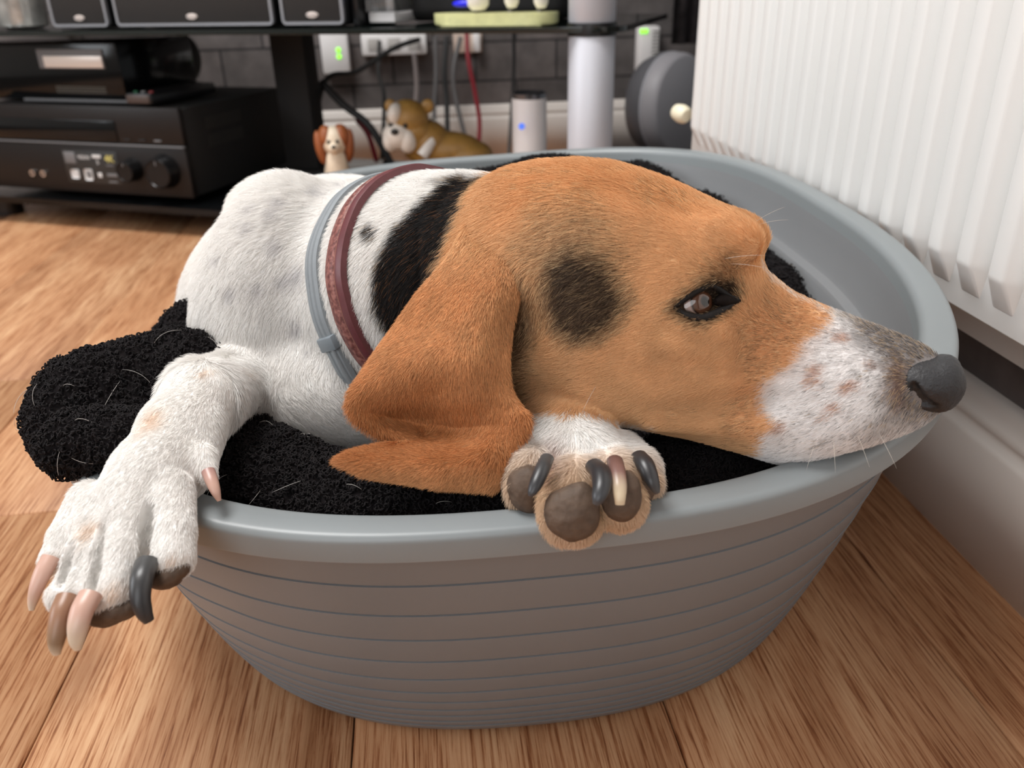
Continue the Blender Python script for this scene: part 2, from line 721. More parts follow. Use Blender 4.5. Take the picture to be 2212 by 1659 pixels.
def skirting(name, a, b, inward):
    """moulded skirting from a to b; inward = direction into the room"""
    prof = [(0, 0), (0.018, 0), (0.018, 0.094), (0.0165, 0.0975), (0.0125, 0.1005), (0.0125, 0.106), (0.0145, 0.109),
            (0.0125, 0.113), (0.008, 0.121), (0.0065, 0.128), (0.0, 0.130)]
    V = []
    for p in (a, b):
        for d, z in prof:
            V.append((p[0] + inward[0] * d, p[1] + inward[1] * d, z))
    n = len(prof)
    Fc = [(i, i + 1, n + i + 1, n + i) for i in range(n - 1)]
    o = from_np(name, V, Fc, M_SKIRT, smooth=False)
    return props(o, kind='structure')


skirting('baseboard_right', (WALL_X, -1.6), (WALL_X, 1.22), (-1, 0))
skirting('baseboard_back', (-2.6, WALL_Y), (1.3, WALL_Y), (0, -1))

# ------------------------------------------------------------------ radiator
RX, RZ = 0.349, 0.212
rad = empty('radiator', (RX + 0.012, 0.45, 0.0), 'white ribbed panel radiator on the wall beside the dog bed', 'radiator')


def loc(v, o):
    return (v[0] - o.location[0], v[1] - o.location[1], v[2] - o.location[2])


ya, yb, ztop = -0.42, 1.078, 0.78
MB().box(loc((RX + 0.0125, (ya + yb) / 2, (RZ + ztop) / 2), rad), (0.003, yb - ya, ztop - RZ), bev=0.001).build('front_panel', M_RAD, rad)
zr = float(at_x(2068, 706, RX + 0.05)[2])
MB().box(loc((RX + 0.05, (ya + yb) / 2, (zr + ztop) / 2), rad), (0.004, yb - ya - 0.02, ztop - zr), bev=0.001).build('back_panel', M_RAD, rad)
MB().box(loc((RX + 0.03, (ya + yb) / 2, ztop - 0.004), rad), (0.05, yb - ya, 0.006), bev=0.001).build('top_grille', M_RAD, rad)
MB().box(loc((RX + 0.031, yb - 0.002, (RZ + ztop) / 2), rad), (0.034, 0.004, ztop - RZ - 0.01), bev=0.001).build('side_panel', M_RAD, rad)
rib_me = None
RZ0, RZ1 = 0.226, 0.76
y = 1.047
while y > ya + 0.02:
    if rib_me is None:
        V = []
        for z, wt, d in ((RZ0, 0.0125, 0.0), (RZ0 + 0.021, 0.0072, 0.0112), (RZ1 - 0.021, 0.0072, 0.0112), (RZ1, 0.0125, 0.0)):
            hb = 0.0130
            if d == 0.0:
                V += [(0, -hb + 0.003, z), (-0.0005, -hb * 0.7, z), (-0.0005, hb * 0.7, z), (0, hb - 0.003, z)]
            else:
                V += [(0, -hb, z), (-d, -wt, z), (-d, wt, z), (0, hb, z)]
        Fc = [(4 * i + j, 4 * i + j + 1, 4 * i + 5 + j, 4 * i + 4 + j) for i in range(3) for j in range(3)]
        o = from_np('rib', V, Fc, M_RAD, rad, smooth=False)
        rib_me = o.data
        bm = bmesh.new()
        bm.from_mesh(rib_me)
        bmesh.ops.bevel(bm, geom=[e for e in bm.edges if not e.is_boundary], offset=0.0022, segments=2, profile=0.5, affect='EDGES')
        bmesh.ops.recalc_face_normals(bm, faces=bm.faces)
        bm.to_mesh(rib_me)
        bm.free()
        rib_me.shade_smooth()
    else:
        o = bpy.data.objects.new('rib', rib_me)
        col.objects.link(o)
        o.parent = rad
    o.location = loc((RX + 0.011, y, 0), rad)
    y -= 0.0333
vp = at_y(1471, 247, 1.10)
v = MB()
v.lathe([(0, 0), (0.008, 0), (0.011, 0.004), (0.012, 0.012), (0.010, 0.022), (0.006, 0.026), (0, 0.027)],
        loc((RX + 0.004, 1.083, float(vp[2]) ), rad), 20, axis=(-0.35, 0.9, 0.15))
v.build('valve_cap', plain('cream_plastic', srgb(240, 232, 205), 0.4), rad)

# ------------------------------------------------------------------ dog bed
M_BED = plain('grey_plastic', srgb(131, 137, 139), 0.38, spec=0.5, noise=0.015, nscale=14)
M_BEDSHADE = plain('grey_plastic_shaded', srgb(121, 123, 125), 0.46, spec=0.45, noise=0.02, nscale=14)  # same plastic as the rim, with the wall's shade put into the colour
CX, CY, ANG, A_, B_, N_, Z0, C1, S1, C2, S2, LH, KA, KB, NB, BY = [0.0517, 0.6137, 0.0175, 0.3294, 0.2867, 2.6737, 0.2208, 0.013, 0.0173, 0.0066, 0.0018, 0.0139, 0.0827, 0.0572, 2.3877, -0.0025]
NTH = 240
TH = np.linspace(0, 2 * np.pi, NTH, endpoint=False)


def sstep(a, b, x):
    t = np.clip((x - a) / (b - a), 0, 1)
    return t * t * (3 - 2 * t)


def dip(th):
    d = np.degrees(th) % 360
    near = 0.86 * (1 - sstep(190, 216, d)) + 0.14 * (1 - sstep(219, 239, d))
    return 0.095 * sstep(128, 158, d) * near


def oval(th, a, b, n):
    c, s = np.cos(th), np.sin(th)
    u = b * np.sign(c) * np.abs(c) ** (2 / n)
    w = a * np.sign(s) * np.abs(s) ** (2 / n)
    return np.stack([CX + u * math.cos(ANG) + w * math.sin(ANG), CY - u * math.sin(ANG) + w * math.cos(ANG)], 1)


def rim_z(th):
    """height of the lower edge of the lip"""
    return Z0 + C1 * np.cos(th) + S1 * np.sin(th) + C2 * np.cos(2 * th) + S2 * np.sin(2 * th) - dip(th)


def bed_loop(t, inset, dz=0.0, zabs=None):
    """t = 0 foot, 1 lip; inset inwards from the wall line"""
    w = t ** 0.8
    n = NB + (N_ - NB) * w
    a = (A_ - KA) + KA * w - inset
    b = (B_ - KB) + KB * w - inset
    xy = oval(TH, a, b, n)
    xy[:, 1] += BY * (1 - w)
    z = rim_z(TH) * t + dz if zabs is None else np.full(NTH, zabs)
    return np.column_stack([xy, z])


def loops_mesh(name, loops, mat, parent, close_first=False, close_last=False, angle=35):
    V = np.vstack(loops)
    Fc = []
    n = NTH
    for i in range(len(loops) - 1):
        for k in range(n):
            k2 = (k + 1) % n
            Fc.append((i * n + k, i * n + k2, (i + 1) * n + k2, (i + 1) * n + k))
    me = bpy.data.meshes.new(name)
    faces = [list(f) for f in Fc]
    if close_first:
        faces.append(list(range(n))[::-1])
    if close_last:
        faces.append(list(range((len(loops) - 1) * n, len(loops) * n)))
    me.from_pydata([tuple(v) for v in V], [], faces)
    bm = bmesh.new()
    bm.from_mesh(me)
    bmesh.ops.recalc_face_normals(bm, faces=bm.faces)
    bm.to_mesh(me)
    bm.free()
    o = link_mesh(name, me, mat, parent, False)
    me.shade_smooth()
    me.set_sharp_from_angle(angle=math.radians(angle))
    return o


bed = empty('dog_bed', (0, 0, 0), 'oval grey plastic dog bed with a rolled rim and stepped wall', 'dog bed')
LIPIN = 0.009
outer = [bed_loop(0.0, 0.014, zabs=0.0), bed_loop(0.0, 0.006, zabs=0.0005), bed_loop(0.012, 0.003), bed_loop(0.035, 0.001)]
steps = [0.075, 0.115, 0.16, 0.205, 0.26, 0.325, 0.405, 0.505, 0.615, 0.73, 0.855]
prev = 0.035
for s in steps + [0.985]:
    # every band leans out towards its foot and ends in a narrow groove
    if prev > 0.04:
        outer.append(bed_loop(prev + 0.0012, LIPIN * prev + 0.0014))
        outer.append(bed_loop(prev + 0.0050, LIPIN * prev + 0.0012))
        outer.append(bed_loop(prev + 0.0060, LIPIN * prev + 0.0009))
    outer.append(bed_loop(s - 0.004, LIPIN * s + 0.0002))
    outer.append(bed_loop(s, LIPIN * s + 0.0004))
    prev = s
outer.append(bed_loop(0.99, LIPIN))
outer.append(bed_loop(1.0, LIPIN, 0.012))
inner = [bed_loop(1.0, 0.0195, 0.006), bed_loop(0.97, 0.0215), bed_loop(0.885, 0.0225), bed_loop(0.872, 0.024), bed_loop(0.862, 0.030),
         bed_loop(0.85, 0.0315), bed_loop(0.60, 0.033), bed_loop(0.30, 0.036), bed_loop(0.10, 0.040), bed_loop(0.04, 0.056)]
inner[-1][:, 2] = 0.008
loops_mesh('shell', outer + inner, M_BEDSHADE, bed, True, True, 25)
lip = [bed_loop(1.0, 0.0105, 0.004), bed_loop(1.0, 0.0, 0.0), bed_loop(1.0, -0.0002, 0.0008), bed_loop(1.0, 0.0006, LH - 0.005)]
for a in np.linspace(0.15, 1.0, 5):
    q = a * math.pi / 2
    lip.append(bed_loop(1.0, 0.0006 + 0.004 * (1 - math.cos(q)), LH - 0.005 + 0.004 * math.sin(q)))
lip.append(bed_loop(1.0, 0.010, LH - 0.0004))
for a in np.linspace(0.1, 1.0, 6):
    q = a * math.pi / 2
    lip.append(bed_loop(1.0, 0.0145 + 0.0055 * math.sin(q), LH - 0.0006 - 0.0055 * (1 - math.cos(q))))
lip.append(bed_loop(0.985, 0.0206))
loops_mesh('rim', lip, M_BED, bed, False, False, 40)

# ------------------------------------------------------------------ television stand and what stands on it
EX, NX = np.array([0.9089, -0.4170, 0.0]), np.array([0.4170, 0.9089, 0.0])
ORG = np.array([-0.3552, 1.5319, 0.0])
YAW = math.atan2(EX[1], EX[0])
SHELF_Z, LOW_Z = 0.358, 0.055


def st(lx, ly, z):
    return ORG + EX * lx + NX * ly + np.array([0, 0, z])


def to_local(P):
    r = np.asarray(P) - ORG
    return float(r @ EX), float(r @ NX), float(r[2])


def stand_thing(name, lx, ly, z, label, cat, group=None):
    return empty(name, st(lx, ly, z), label, cat, group, YAW)


tv = stand_thing('tv_stand', 0, 0, 0, 'black glass television stand with a thick silver leg', 'tv stand')


def shelf_poly(xa, xb, depth, cr):
    p = []
    for cx, cy, a0 in ((xb - cr, cr, -90), (xb - cr * 0.4, depth - cr * 0.4, 0), (xa + cr * 0.4, depth - cr * 0.4, 90), (xa + cr, cr, 180)):
        r = cr if cy == cr else cr * 0.4
        for k in range(7):
            a = math.radians(a0 + 15 * k)
            p.append((cx + r * math.cos(a), cy + r * math.sin(a)))
    return p


def slab(name, poly, z0, z1, mat, parent, bev=0.0012):
    m = MB()
    # prism extrudes along +y; turn it so that it rises along z
    M = Matrix(((1, 0, 0, 0), (0, 0, 1, 0), (0, 1, 0, z0), (0, 0, 0, 1)))
    m.prism(poly, z1 - z0, M, bev)
    return m.build(name, mat, parent)


slab('glass_shelf', shelf_poly(-0.72, 0.718, 0.46, 0.045), SHELF_Z - 0.008, SHELF_Z, plain('tinted_glass', (0.01, 0.014, 0.013, 1), 0.05, spec=0.6), tv)
slab('lower_shelf', shelf_poly(-0.72, 0.718, 0.50, 0.05), LOW_Z - 0.012, LOW_Z, M_BLACKGLASS, tv)
PX, PY = 0.668, 0.036
for nm, z0, z1 in (('leg', 0.0, SHELF_Z - 0.0125), ('leg', SHELF_Z + 0.0045, 0.62)):
    MB().lathe([(0, z0), (0.033, z0), (0.0345, z0 + 0.002), (0.0345, z1 - 0.002), (0.033, z1), (0, z1)], (PX, PY, 0), 40).build(nm, M_SILVER, tv)
MB().lathe([(0, SHELF_Z - 0.0125), (0.0362, SHELF_Z - 0.0125), (0.0368, SHELF_Z - 0.004), (0.0362, SHELF_Z + 0.0045), (0, SHELF_Z + 0.0045)], (PX, PY, 0), 40).build('collar', M_BLACK, tv)
_r = ray(645, 200)
_t = ((ORG + NX * 0.30 - O_CAM) @ NX) / (_r @ NX)
XC = float((O_CAM + _r * _t - ORG) @ EX)
MB().box((XC, 0.30, 0.35), (0.078, 0.05, 0.70), bev=0.008).build('column', M_BLACKMATT, tv)
MB().box((XC, 0.29, LOW_Z + 0.012), (0.13, 0.08, 0.024), bev=0.006).build('column_foot', M_BLACKMATT, tv)
for lx, ly in ((-0.6, 0.07), (-0.6, 0.42), (0.6, 0.42)):
    MB().lathe([(0, 0), (0.03, 0), (0.03, LOW_Z - 0.012), (0, LOW_Z - 0.012)], (lx, ly, 0), 20).build('foot', M_BLACK, tv)

# ---- amplifier on the lower shelf
M_AMPFACE = plain('amplifier_brown_black', srgb(26, 22, 21), 0.4, spec=0.3, noise=0.03, nscale=200)
M_PRINT = plain('pale_print', srgb(214, 214, 214), 0.5)
M_PRINTY = plain('yellow_print', srgb(222, 210, 120), 0.5)
M_PRINTG = plain('grey_print', srgb(110, 110, 112), 0.5)
M_STICKER = plain('dark_sticker', srgb(40, 40, 40), 0.4)
ax0, ax1, ay, az0, az1 = -0.560, -0.080, 0.026, LOW_Z + 0.013, 0.229
acx = (ax0 + ax1) / 2
amp = stand_thing('amplifier', acx, ay, LOW_Z, 'wide black home cinema amplifier with two round knobs on the low shelf', 'amplifier')
hw, ah = (ax1 - ax0) / 2, az1 - LOW_Z
MB().box((0, 0.175, 0.013 + (ah - 0.013) / 2 - 0.001), (2 * hw - 0.006, 0.33, ah - 0.017), bev=0.002).build('case', M_BLACKMATT, amp)
zs = 0.106                                   # the seam between upper and lower front
MB().box((0, 0.004, (zs + 0.002 + ah) / 2), (2 * hw, 0.012, ah - zs - 0.002), bev=0.0025).build('upper_front', M_AMPFACE, amp)
MB().box((0, 0.004, (zs - 0.002 + 0.013) / 2), (2 * hw, 0.014, zs - 0.015), bev=0.0025).build('lower_front', M_AMPFACE, amp)
MB().box((0, -0.002, zs), (2 * hw, 0.008, 0.0025), bev=0.0008).build('trim_strip', M_PRINTG, amp)
MB().box((-0.05, -0.0028, zs + 0.024), (0.29, 0.003, 0.038), bev=0.001).build('display', M_BLACKGLASS, amp)
for x, r in ((0.116, 0.0215), (0.190, 0.031)):
    k = MB().lathe([(0, 0), (r, 0), (r, 0.004), (r * 0.93, 0.007), (r * 0.9, 0.023), (r * 0.84, 0.026), (r * 0.8, 0.0262), (r * 0.76, 0.0246), (0, 0.0246)],
                   (x, -0.003, 0.062), 40, axis=(0, -1, 0)).build('knob', plain('knob_black_metal', (0.02, 0.02, 0.021, 1), 0.25, 0.7), amp)
    MB().box((x, -0.0285, 0.062 + r * 0.6), (0.002, 0.001, r * 0.25)).build('pointer', M_PRINTG, k)
for x in (-0.131, -0.104):
    MB().lathe([(0.0035, 0), (0.0062, 0), (0.0062, 0.003), (0.0035, 0.003)], (x, -0.003, 0.045), 16, axis=(0, -1, 0)).build('jack_socket', M_CHROME, amp)
for i in range(5):
    MB().box((0.044 + i * 0.035, -0.003, zs + 0.010), (0.016, 0.002, 0.003), bev=0.0005).build('button', M_PRINTG if i == 4 else M_BLACK, amp)
for j in range(2):
    m = MB()
    for i in range(16):
        m.box((hw - 0.0025, 0.075 + i * 0.007, 0.105 + j * 0.032), (0.001, 0.003, 0.022))
    m.build('vent', plain('vent_grey', srgb(44, 43, 41), 0.7), amp)['kind'] = 'stuff'
# the sticker with its rows of logos
sx, sz, sy = 0.019, 0.062, -0.0034
MB().box((sx, sy, sz), (0.128, 0.0012, 0.062), bev=0.0005).build('sticker', M_STICKER, amp)


def text(body, size, mat, parent, loc3, rot, align='CENTER', ext=0.0002, name='lettering', sx=1.0):
    cu = bpy.data.curves.new(name, 'FONT')
    cu.body = body
    cu.size = size
    cu.align_x = align
    cu.align_y = 'CENTER'
    cu.extrude = ext
    cu.resolution_u = 3
    tmp = bpy.data.objects.new(name, cu)
    me = bpy.data.meshes.new_from_object(tmp)
    bpy.data.objects.remove(tmp)
    o = link_mesh(name, me, mat, parent, False)
    o.location = loc3
    o.rotation_euler = rot
    o.scale = (sx, 1, 1)
    return o


FR = (math.pi / 2, 0, 0)
stk = [c for c in amp.children if c.name.startswith('sticker')][0]
text('4K', 0.019, M_PRINTY, stk, (sx + 0.046, sy - 0.0008, sz + 0.017), FR)
text('VISION', 0.0105, M_PRINT, stk, (sx - 0.014, sy - 0.0008, sz + 0.018), FR, sx=0.85)
text('5', 0.012, M_PRINT, stk, (sx + 0.017, sy - 0.0008, sz + 0.010), FR)
for (x, z, w, hgt, mt) in ((-0.047, 0.017, 0.026, 0.022, M_PRINTG), (0.017, 0.021, 0.020, 0.006, M_PRINT), (-0.042, -0.014, 0.019, 0.017, M_PRINT),
                            (-0.010, -0.014, 0.019, 0.021, M_PRINT), (0.016, -0.014, 0.009, 0.009, M_PRINT), (0.046, -0.013, 0.026, 0.006, M_PRINTG),
                            (0.044, -0.026, 0.020, 0.003, M_PRINTG), (0.044, 0.005, 0.016, 0.002, M_PRINTG)):
    MB().box((sx + x, sy - 0.0009, sz + z), (w, 0.0008, hgt), bev=0.003 if w < 0.02 and hgt > 0.012 else 0.0002).build('logo', mt, stk)
MB().box((sx - 0.010, sy - 0.0014, sz - 0.014), (0.011, 0.0006, 0.012), bev=0.0002).build('logo', M_PRINTG, stk)

# ---- box, remote and rounded black case on and behind the amplifier
bx = stand_thing('set_top_box', -0.36, 0.06, az1, 'black set top box on the amplifier with a bright label strip', 'set top box')
MB().box((-0.03, 0.11, 0.0555), (0.335, 0.21, 0.103), bev=0.003).build('case', M_BLACKGLASS, bx)
MB().box((0.03, 0.003, 0.078), (0.152, 0.004, 0.034), bev=0.001).build('label_strip', M_PRINTG, bx)
MB().box((0.036, 0.0005, 0.073), (0.136, 0.002, 0.020), bev=0.0008).build('bright_strip', plain('mirror_label', srgb(236, 226, 218), 0.3, 0.2), bx)
MB().box((0.02, 0.003, 0.004), (0.25, 0.006, 0.005), bev=0.001).build('front_edge', M_PRINTG, bx)
m = MB()
for i in range(28):
    for j in range(3):
        m.box((-0.02 + i * 0.0042, 0.0045, 0.019 + j * 0.0045), (0.0024, 0.002, 0.0028))
m.build('vent', plain('vent_dots', srgb(96, 92, 84), 0.6), bx)['kind'] = 'stuff'

rc = stand_thing('remote_control', -0.115, 0.03, az1, 'slim black remote control on the amplifier beside the set top box', 'remote control')
MB().box((-0.055, 0.10, 0.0125), (0.058, 0.19, 0.02), bev=0.005).build('body', M_BLACK, rc)
MB().box((-0.055, 0.0045, 0.0125), (0.05, 0.003, 0.014), bev=0.001).build('lit_end', plain('lit_end_brown', srgb(74, 62, 58), 0.4), rc)  # light on the remote's end put in as a browner slip
for i, c in enumerate((srgb(40, 120, 80), srgb(150, 150, 150), srgb(170, 60, 60))):
    MB().lathe([(0, 0), (0.004, 0), (0.0035, 0.002), (0, 0.0024)], (-0.072 + i * 0.017, 0.022, 0.0225), 12).build('button', plain('button_colour', c, 0.4), rc)

_r = ray(418, 130)
_t = ((ORG + NX * 0.335 - O_CAM) @ NX) / (_r @ NX)
_x = float((O_CAM + _r * _t - ORG) @ EX)
rb = stand_thing('rounded_case', _x - 0.115, 0.335, az1, 'rounded black case lying on the amplifier behind the remote control', 'case')
MB().lathe([(0, -0.115), (0.03, -0.112), (0.046, -0.10), (0.053, -0.075), (0.055, -0.03), (0.055, 0.03), (0.053, 0.075), (0.046, 0.10), (0.03, 0.112), (0, 0.115)], (0, 0.0, 0.056), 36, axis=(1, 0, 0)).build('case', M_BLACKMATT, rb)
MB().lathe([(0.056, -0.004), (0.0565, 0), (0.056, 0.004)], (0.03, 0.0, 0.056), 36, axis=(1, 0, 0)).build('seam_ring', M_BLACK, rb)

# ---- speakers on the glass shelf
M_GRILLE = plain('speaker_cloth', srgb(44, 40, 38), 0.9, noise=0.35, nscale=1400)
M_FRAME = plain('speaker_frame_grey', srgb(150, 150, 154), 0.4, 0.3)
M_BADGE = plain('speaker_badge', srgb(232, 218, 210), 0.35, 0.4)


def speaker(lx0, lx1, ly, hgt, label, name):
    w = lx1 - lx0
    s = stand_thing(name, (lx0 + lx1) / 2, ly, SHELF_Z, label, 'speaker')
    MB().box((0, 0.055, 0.002 + hgt / 2), (w + 0.004, 0.1, hgt), bev=0.008).build('cabinet', M_BLACK, s)
    t = 0.0042
    m = MB()
    prof = []
    cr = 0.008
    outer_p, inner_p = [], []
    for cx, cz, a0 in ((w / 2 - cr, hgt - cr, 0), (-w / 2 + cr, hgt - cr, 90), (-w / 2 + cr, cr, 180), (w / 2 - cr, cr, 270)):
        for k in range(6):
            a = math.radians(a0 + 18 * k)
            outer_p.append((cx + cr * math.cos(a), cz + cr * math.sin(a)))
            inner_p.append((cx + (cr - t) * math.cos(a), cz + (cr - t) * math.sin(a)))
    n = len(outer_p)
    vs = [[m.bm.verts.new((x, yy, z + 0.004)) for x, z in pp] for pp, yy in ((outer_p, 0.006), (outer_p, -0.001), (inner_p, -0.001), (inner_p, 0.005))]
    for a, b in zip(vs[:-1], vs[1:]):
        for k in range(n):
            m.bm.faces.new((a[k], a[(k + 1) % n], b[(k + 1) % n], b[k]))
    m.build('frame', M_FRAME, s)
    MB().box((0, 0.004, 0.004 + hgt / 2), (w - 2 * t + 0.001, 0.006, hgt - 2 * t + 0.001), bev=0.001).build('grille', M_GRILLE, s)
    b = MB().lathe([(0, 0), (0.0115, 0), (0.0105, 0.0016), (0, 0.002)], (0, 0, 0), 24, axis=(0, -1, 0)).build('badge', M_BADGE, s)
    b.location = (0, 0.0005, 0.0185)
    b.scale = (1.0, 1.0, 0.42)
    for v_ in (0.1,):
        text('AUDIO', 0.0065, M_PRINTG, b, (0, -0.0021, 0), FR, sx=0.95)
    return s


def lx_at(px, py, ly):
    """local x on the vertical plane at depth ly behind the stand front"""
    r = ray(px, py)
    t = ((ORG + NX * ly - O_CAM) @ NX) / (r @ NX)
    return to_local(O_CAM + r * t)[0]


SY = 0.055
speaker(lx_at(113, 45, SY), lx_at(233, 45, SY), SY, 0.15, 'small square black speaker at the far left of the glass shelf', 'speaker')
speaker(lx_at(253, 50, SY), lx_at(591, 50, SY), SY, 0.12, 'long black centre speaker between two small square ones', 'speaker')
speaker(lx_at(611, 55, SY), lx_at(744, 55, SY), SY, 0.15, 'small black speaker with a grey frame right of the long centre speaker', 'speaker')

d = stand_thing('media_player', lx_at(757, 55, SY), SY + 0.02, SHELF_Z, 'narrow black player with a blue light beside the right speaker', 'media player')
MB().box((0.0, 0.07, 0.07), (0.012, 0.14, 0.14), bev=0.003).build('case', M_BLACK, d)
MB().lathe([(0, 0), (0.0035, 0), (0.003, 0.0015), (0, 0.002)], (0.0, -0.0005, 0.047), 14, axis=(0, -1, 0)).build('blue_light', plain('blue_led', (0.0, 0.01, 0.5, 1), 0.4, emit=(0.02, 0.05, 1, 1), estr=2.5), d)

lx = lx_at(50, 40, 0.08)
g = stand_thing('glass_vase', lx, 0.08, SHELF_Z, 'pale silvery glass vase at the left end of the glass shelf', 'vase')
MB().lathe([(0, 0.001), (0.03, 0.001), (0.042, 0.006), (0.046, 0.05), (0.048, 0.12), (0.046, 0.121), (0.043, 0.05), (0.038, 0.009), (0, 0.007)], (0, 0, 0), 32).build(
    'vase_body', plain('silvery_glass', srgb(176, 176, 172), 0.18, 0.5, noise=0.35, nscale=40), g)
MB().lathe([(0, 0), (0.012, 0.002), (0.015, 0.016), (0.009, 0.034), (0.014, 0.05), (0.008, 0.07), (0, 0.08)], (-0.002, -0.01, 0.008), 18).build('glass_drop', plain('milky_glass', srgb(232, 236, 232), 0.2), g)

cx = lx_at(825, 40, 0.10)
cb = stand_thing('clear_case', cx, 0.10, SHELF_Z, 'clear plastic case holding pale papers beside the media player', 'case')
MB().box((0, 0.05, 0.012), (0.047, 0.1, 0.016), bev=0.002).build('papers', plain('pale_paper', srgb(226, 224, 224), 0.5), cb)
MB().box((0, 0.05, 0.045), (0.052, 0.11, 0.05), bev=0.002).build('clear_lid', plain('clear_plastic', (0.9, 0.9, 0.9, 1), 0.12, trans=0.92), cb)

bx0, bx1 = lx_at(868, 35, 0.17), lx_at(1225, 35, 0.17)
sb = stand_thing('black_console', (bx0 + bx1) / 2, 0.17, SHELF_Z, 'wide rounded black console behind the white legged ornament', 'console')
MB().box((0, 0.09, 0.072), (bx1 - bx0, 0.18, 0.14), bev=0.022, seg=4).build('case', M_BLACKMATT, sb)
MB().box((0.05, -0.001, 0.055), (0.09, 0.003, 0.004), bev=0.001).build('slot', M_BLACKGLASS, sb)

# ---- ornament: white legs on a pale green base
px0, px1 = lx_at(943, 55, 0.06), lx_at(1205, 55, 0.06)
orn = stand_thing('ornament', (px0 + px1) / 2, 0.06, SHELF_Z, 'white legged china ornament on a pale yellow green base', 'ornament')
ow = px1 - px0
poly = [(ow / 2 * math.copysign(abs(math.cos(a)) ** 0.6, math.cos(a)), 0.035 * math.copysign(abs(math.sin(a)) ** 0.8, math.sin(a))) for a in np.linspace(0, 2 * math.pi, 40, endpoint=False)]
slab('base', poly, 0.001, 0.0185, plain('yellow_green_glaze', srgb(218, 218, 160), 0.3, noise=0.12, nscale=90), orn, 0.005)
M_CHINA = plain('white_china', srgb(236, 230, 224), 0.2)
M_GREYFOOT = plain('grey_hoof', srgb(120, 116, 112), 0.3)
for px, w, dz in ((1036, 0.0175, -0.0095), (1108, 0.0115, -0.0065), (1171, 0.0115, -0.0075)):
    x = lx_at(px, 30, 0.06) - (px0 + px1) / 2
    lg = MB().lathe([(0, 0.012), (w * 0.6, 0.013), (w * 0.95, 0.020), (w, 0.03), (w * 0.85, 0.05), (w * 0.75, 0.09), (0, 0.10)], (x, -0.005, 0.0185 + dz), 22).build('leg', M_CHINA, orn)
    MB().lathe([(0, 0), (0.0045, 0), (0.005, 0.0015), (0.0035, 0.003), (0.0045, 0.006 + dz * 0.2), (0, 0.0065)], (x - 0.002, -0.006, 0.0178), 14).build('hoof', M_GREYFOOT, lg)
MB().box((0.0, 0.0, 0.142), (ow * 0.8, 0.04, 0.08), bev=0.022, seg=4).build('body', M_CHINA, orn)
MB().ellipsoid((lx_at(1003, 14, 0.06) - (px0 + px1) / 2, -0.006, 0.0315), (0.017, 0.006, 0.005)).build('blue_piece', plain('bright_blue', (0.0, 0.0, 0.85, 1), 0.3), orn)  # small flattened bright blue piece near the widest leg

# ---- under the glass shelf: figurines, smart speaker, sockets and leads
M_CREAM = plain('cream_resin', srgb(226, 210, 186), 0.5, noise=0.06, nscale=120)
M_CHESTNUT = plain('chestnut_resin', srgb(150, 84, 44), 0.5, noise=0.15, nscale=90)
M_FAWN = plain('fawn_resin', srgb(160, 122, 62), 0.45, noise=0.18, nscale=70)
M_EYE = plain('black_gloss', (0.01, 0.008, 0.006, 1), 0.15)


def on_low(px, py, depth):
    P = at_depth(px, py, depth)
    return to_local(P)


def px_frame(px, py, depth):
    """a placing frame: metres right and up as the figurine stands there, z from the low shelf"""
    lx, ly, z = on_low(px, py, depth)
    return lx, ly, z - LOW_Z


D = 1.42
lx, ly, zh = px_frame(722, 305, D)
u = D / F_PX
sp = empty('spaniel_figurine', st(lx, ly, LOW_Z), 'small brown and white spaniel figurine beside the black column', 'figurine', None, 0.12)
MB().ellipsoid((0, 0.012, zh * 0.42), (30 * u, 30 * u, zh * 0.42 + 0.001)).ellipsoid((0.0, -0.004, zh * 0.62), (24 * u, 22 * u, zh * 0.36)).build('body', M_CREAM, sp)
hd = MB().ellipsoid((0, 0, zh), (27 * u, 28 * u, 32 * u)).ellipsoid((-0.003, -24 * u, zh - 10 * u), (13 * u, 14 * u, 13 * u)).build('head', M_CREAM, sp)
MB().ellipsoid((15 * u, 3 * u, zh + 8 * u), (20 * u, 26 * u, 27 * u)).ellipsoid((-17 * u, 3 * u, zh + 10 * u), (16 * u, 24 * u, 24 * u)).build('head_patch', M_CHESTNUT, hd)
for s in (-1, 1):
    MB().ellipsoid((s * 31 * u, 4 * u, zh - 12 * u), (11 * u, 18 * u, 36 * u), rot=Matrix.Rotation(s * 0.12, 3, 'Y')).build('ear', M_CHESTNUT, sp)
    MB().ellipsoid((s * 9 * u - 0.003, -26 * u, zh + 3 * u), (4 * u, 4 * u, 4.5 * u), 10, 6).build('eye', M_EYE, hd)
MB().ellipsoid((-0.003, -37 * u, zh - 6 * u), (5 * u, 4 * u, 3.6 * u), 10, 6).build('nose', M_EYE, hd)

D = 1.44
lx, ly, zh = px_frame(880, 265, D)
u = D / F_PX
bd = empty('bulldog_figurine', st(lx, ly, LOW_Z), 'fawn and white bulldog figurine lying behind the dog bed', 'figurine', None, -0.25)
m = MB()
m.ellipsoid((70 * u, 30 * u, zh - 62 * u), (92 * u, 46 * u, 40 * u)).ellipsoid((35 * u, 22 * u, zh - 45 * u), (52 * u, 46 * u, 48 * u)).ellipsoid((120 * u, 30 * u, zh - 72 * u), (60 * u, 44 * u, 32 * u))
m.ellipsoid((20 * u, -8 * u, zh - 108 * u), (16 * u, 40 * u, 14 * u)).ellipsoid((60 * u, -8 * u, zh - 108 * u), (16 * u, 40 * u, 14 * u))
m.build('body', M_FAWN, bd)
hd = MB().ellipsoid((0, 6 * u, zh + 6 * u), (46 * u, 42 * u, 42 * u)).ellipsoid((8 * u, 8 * u, zh - 20 * u), (46 * u, 40 * u, 36 * u)).build('head', M_FAWN, bd)
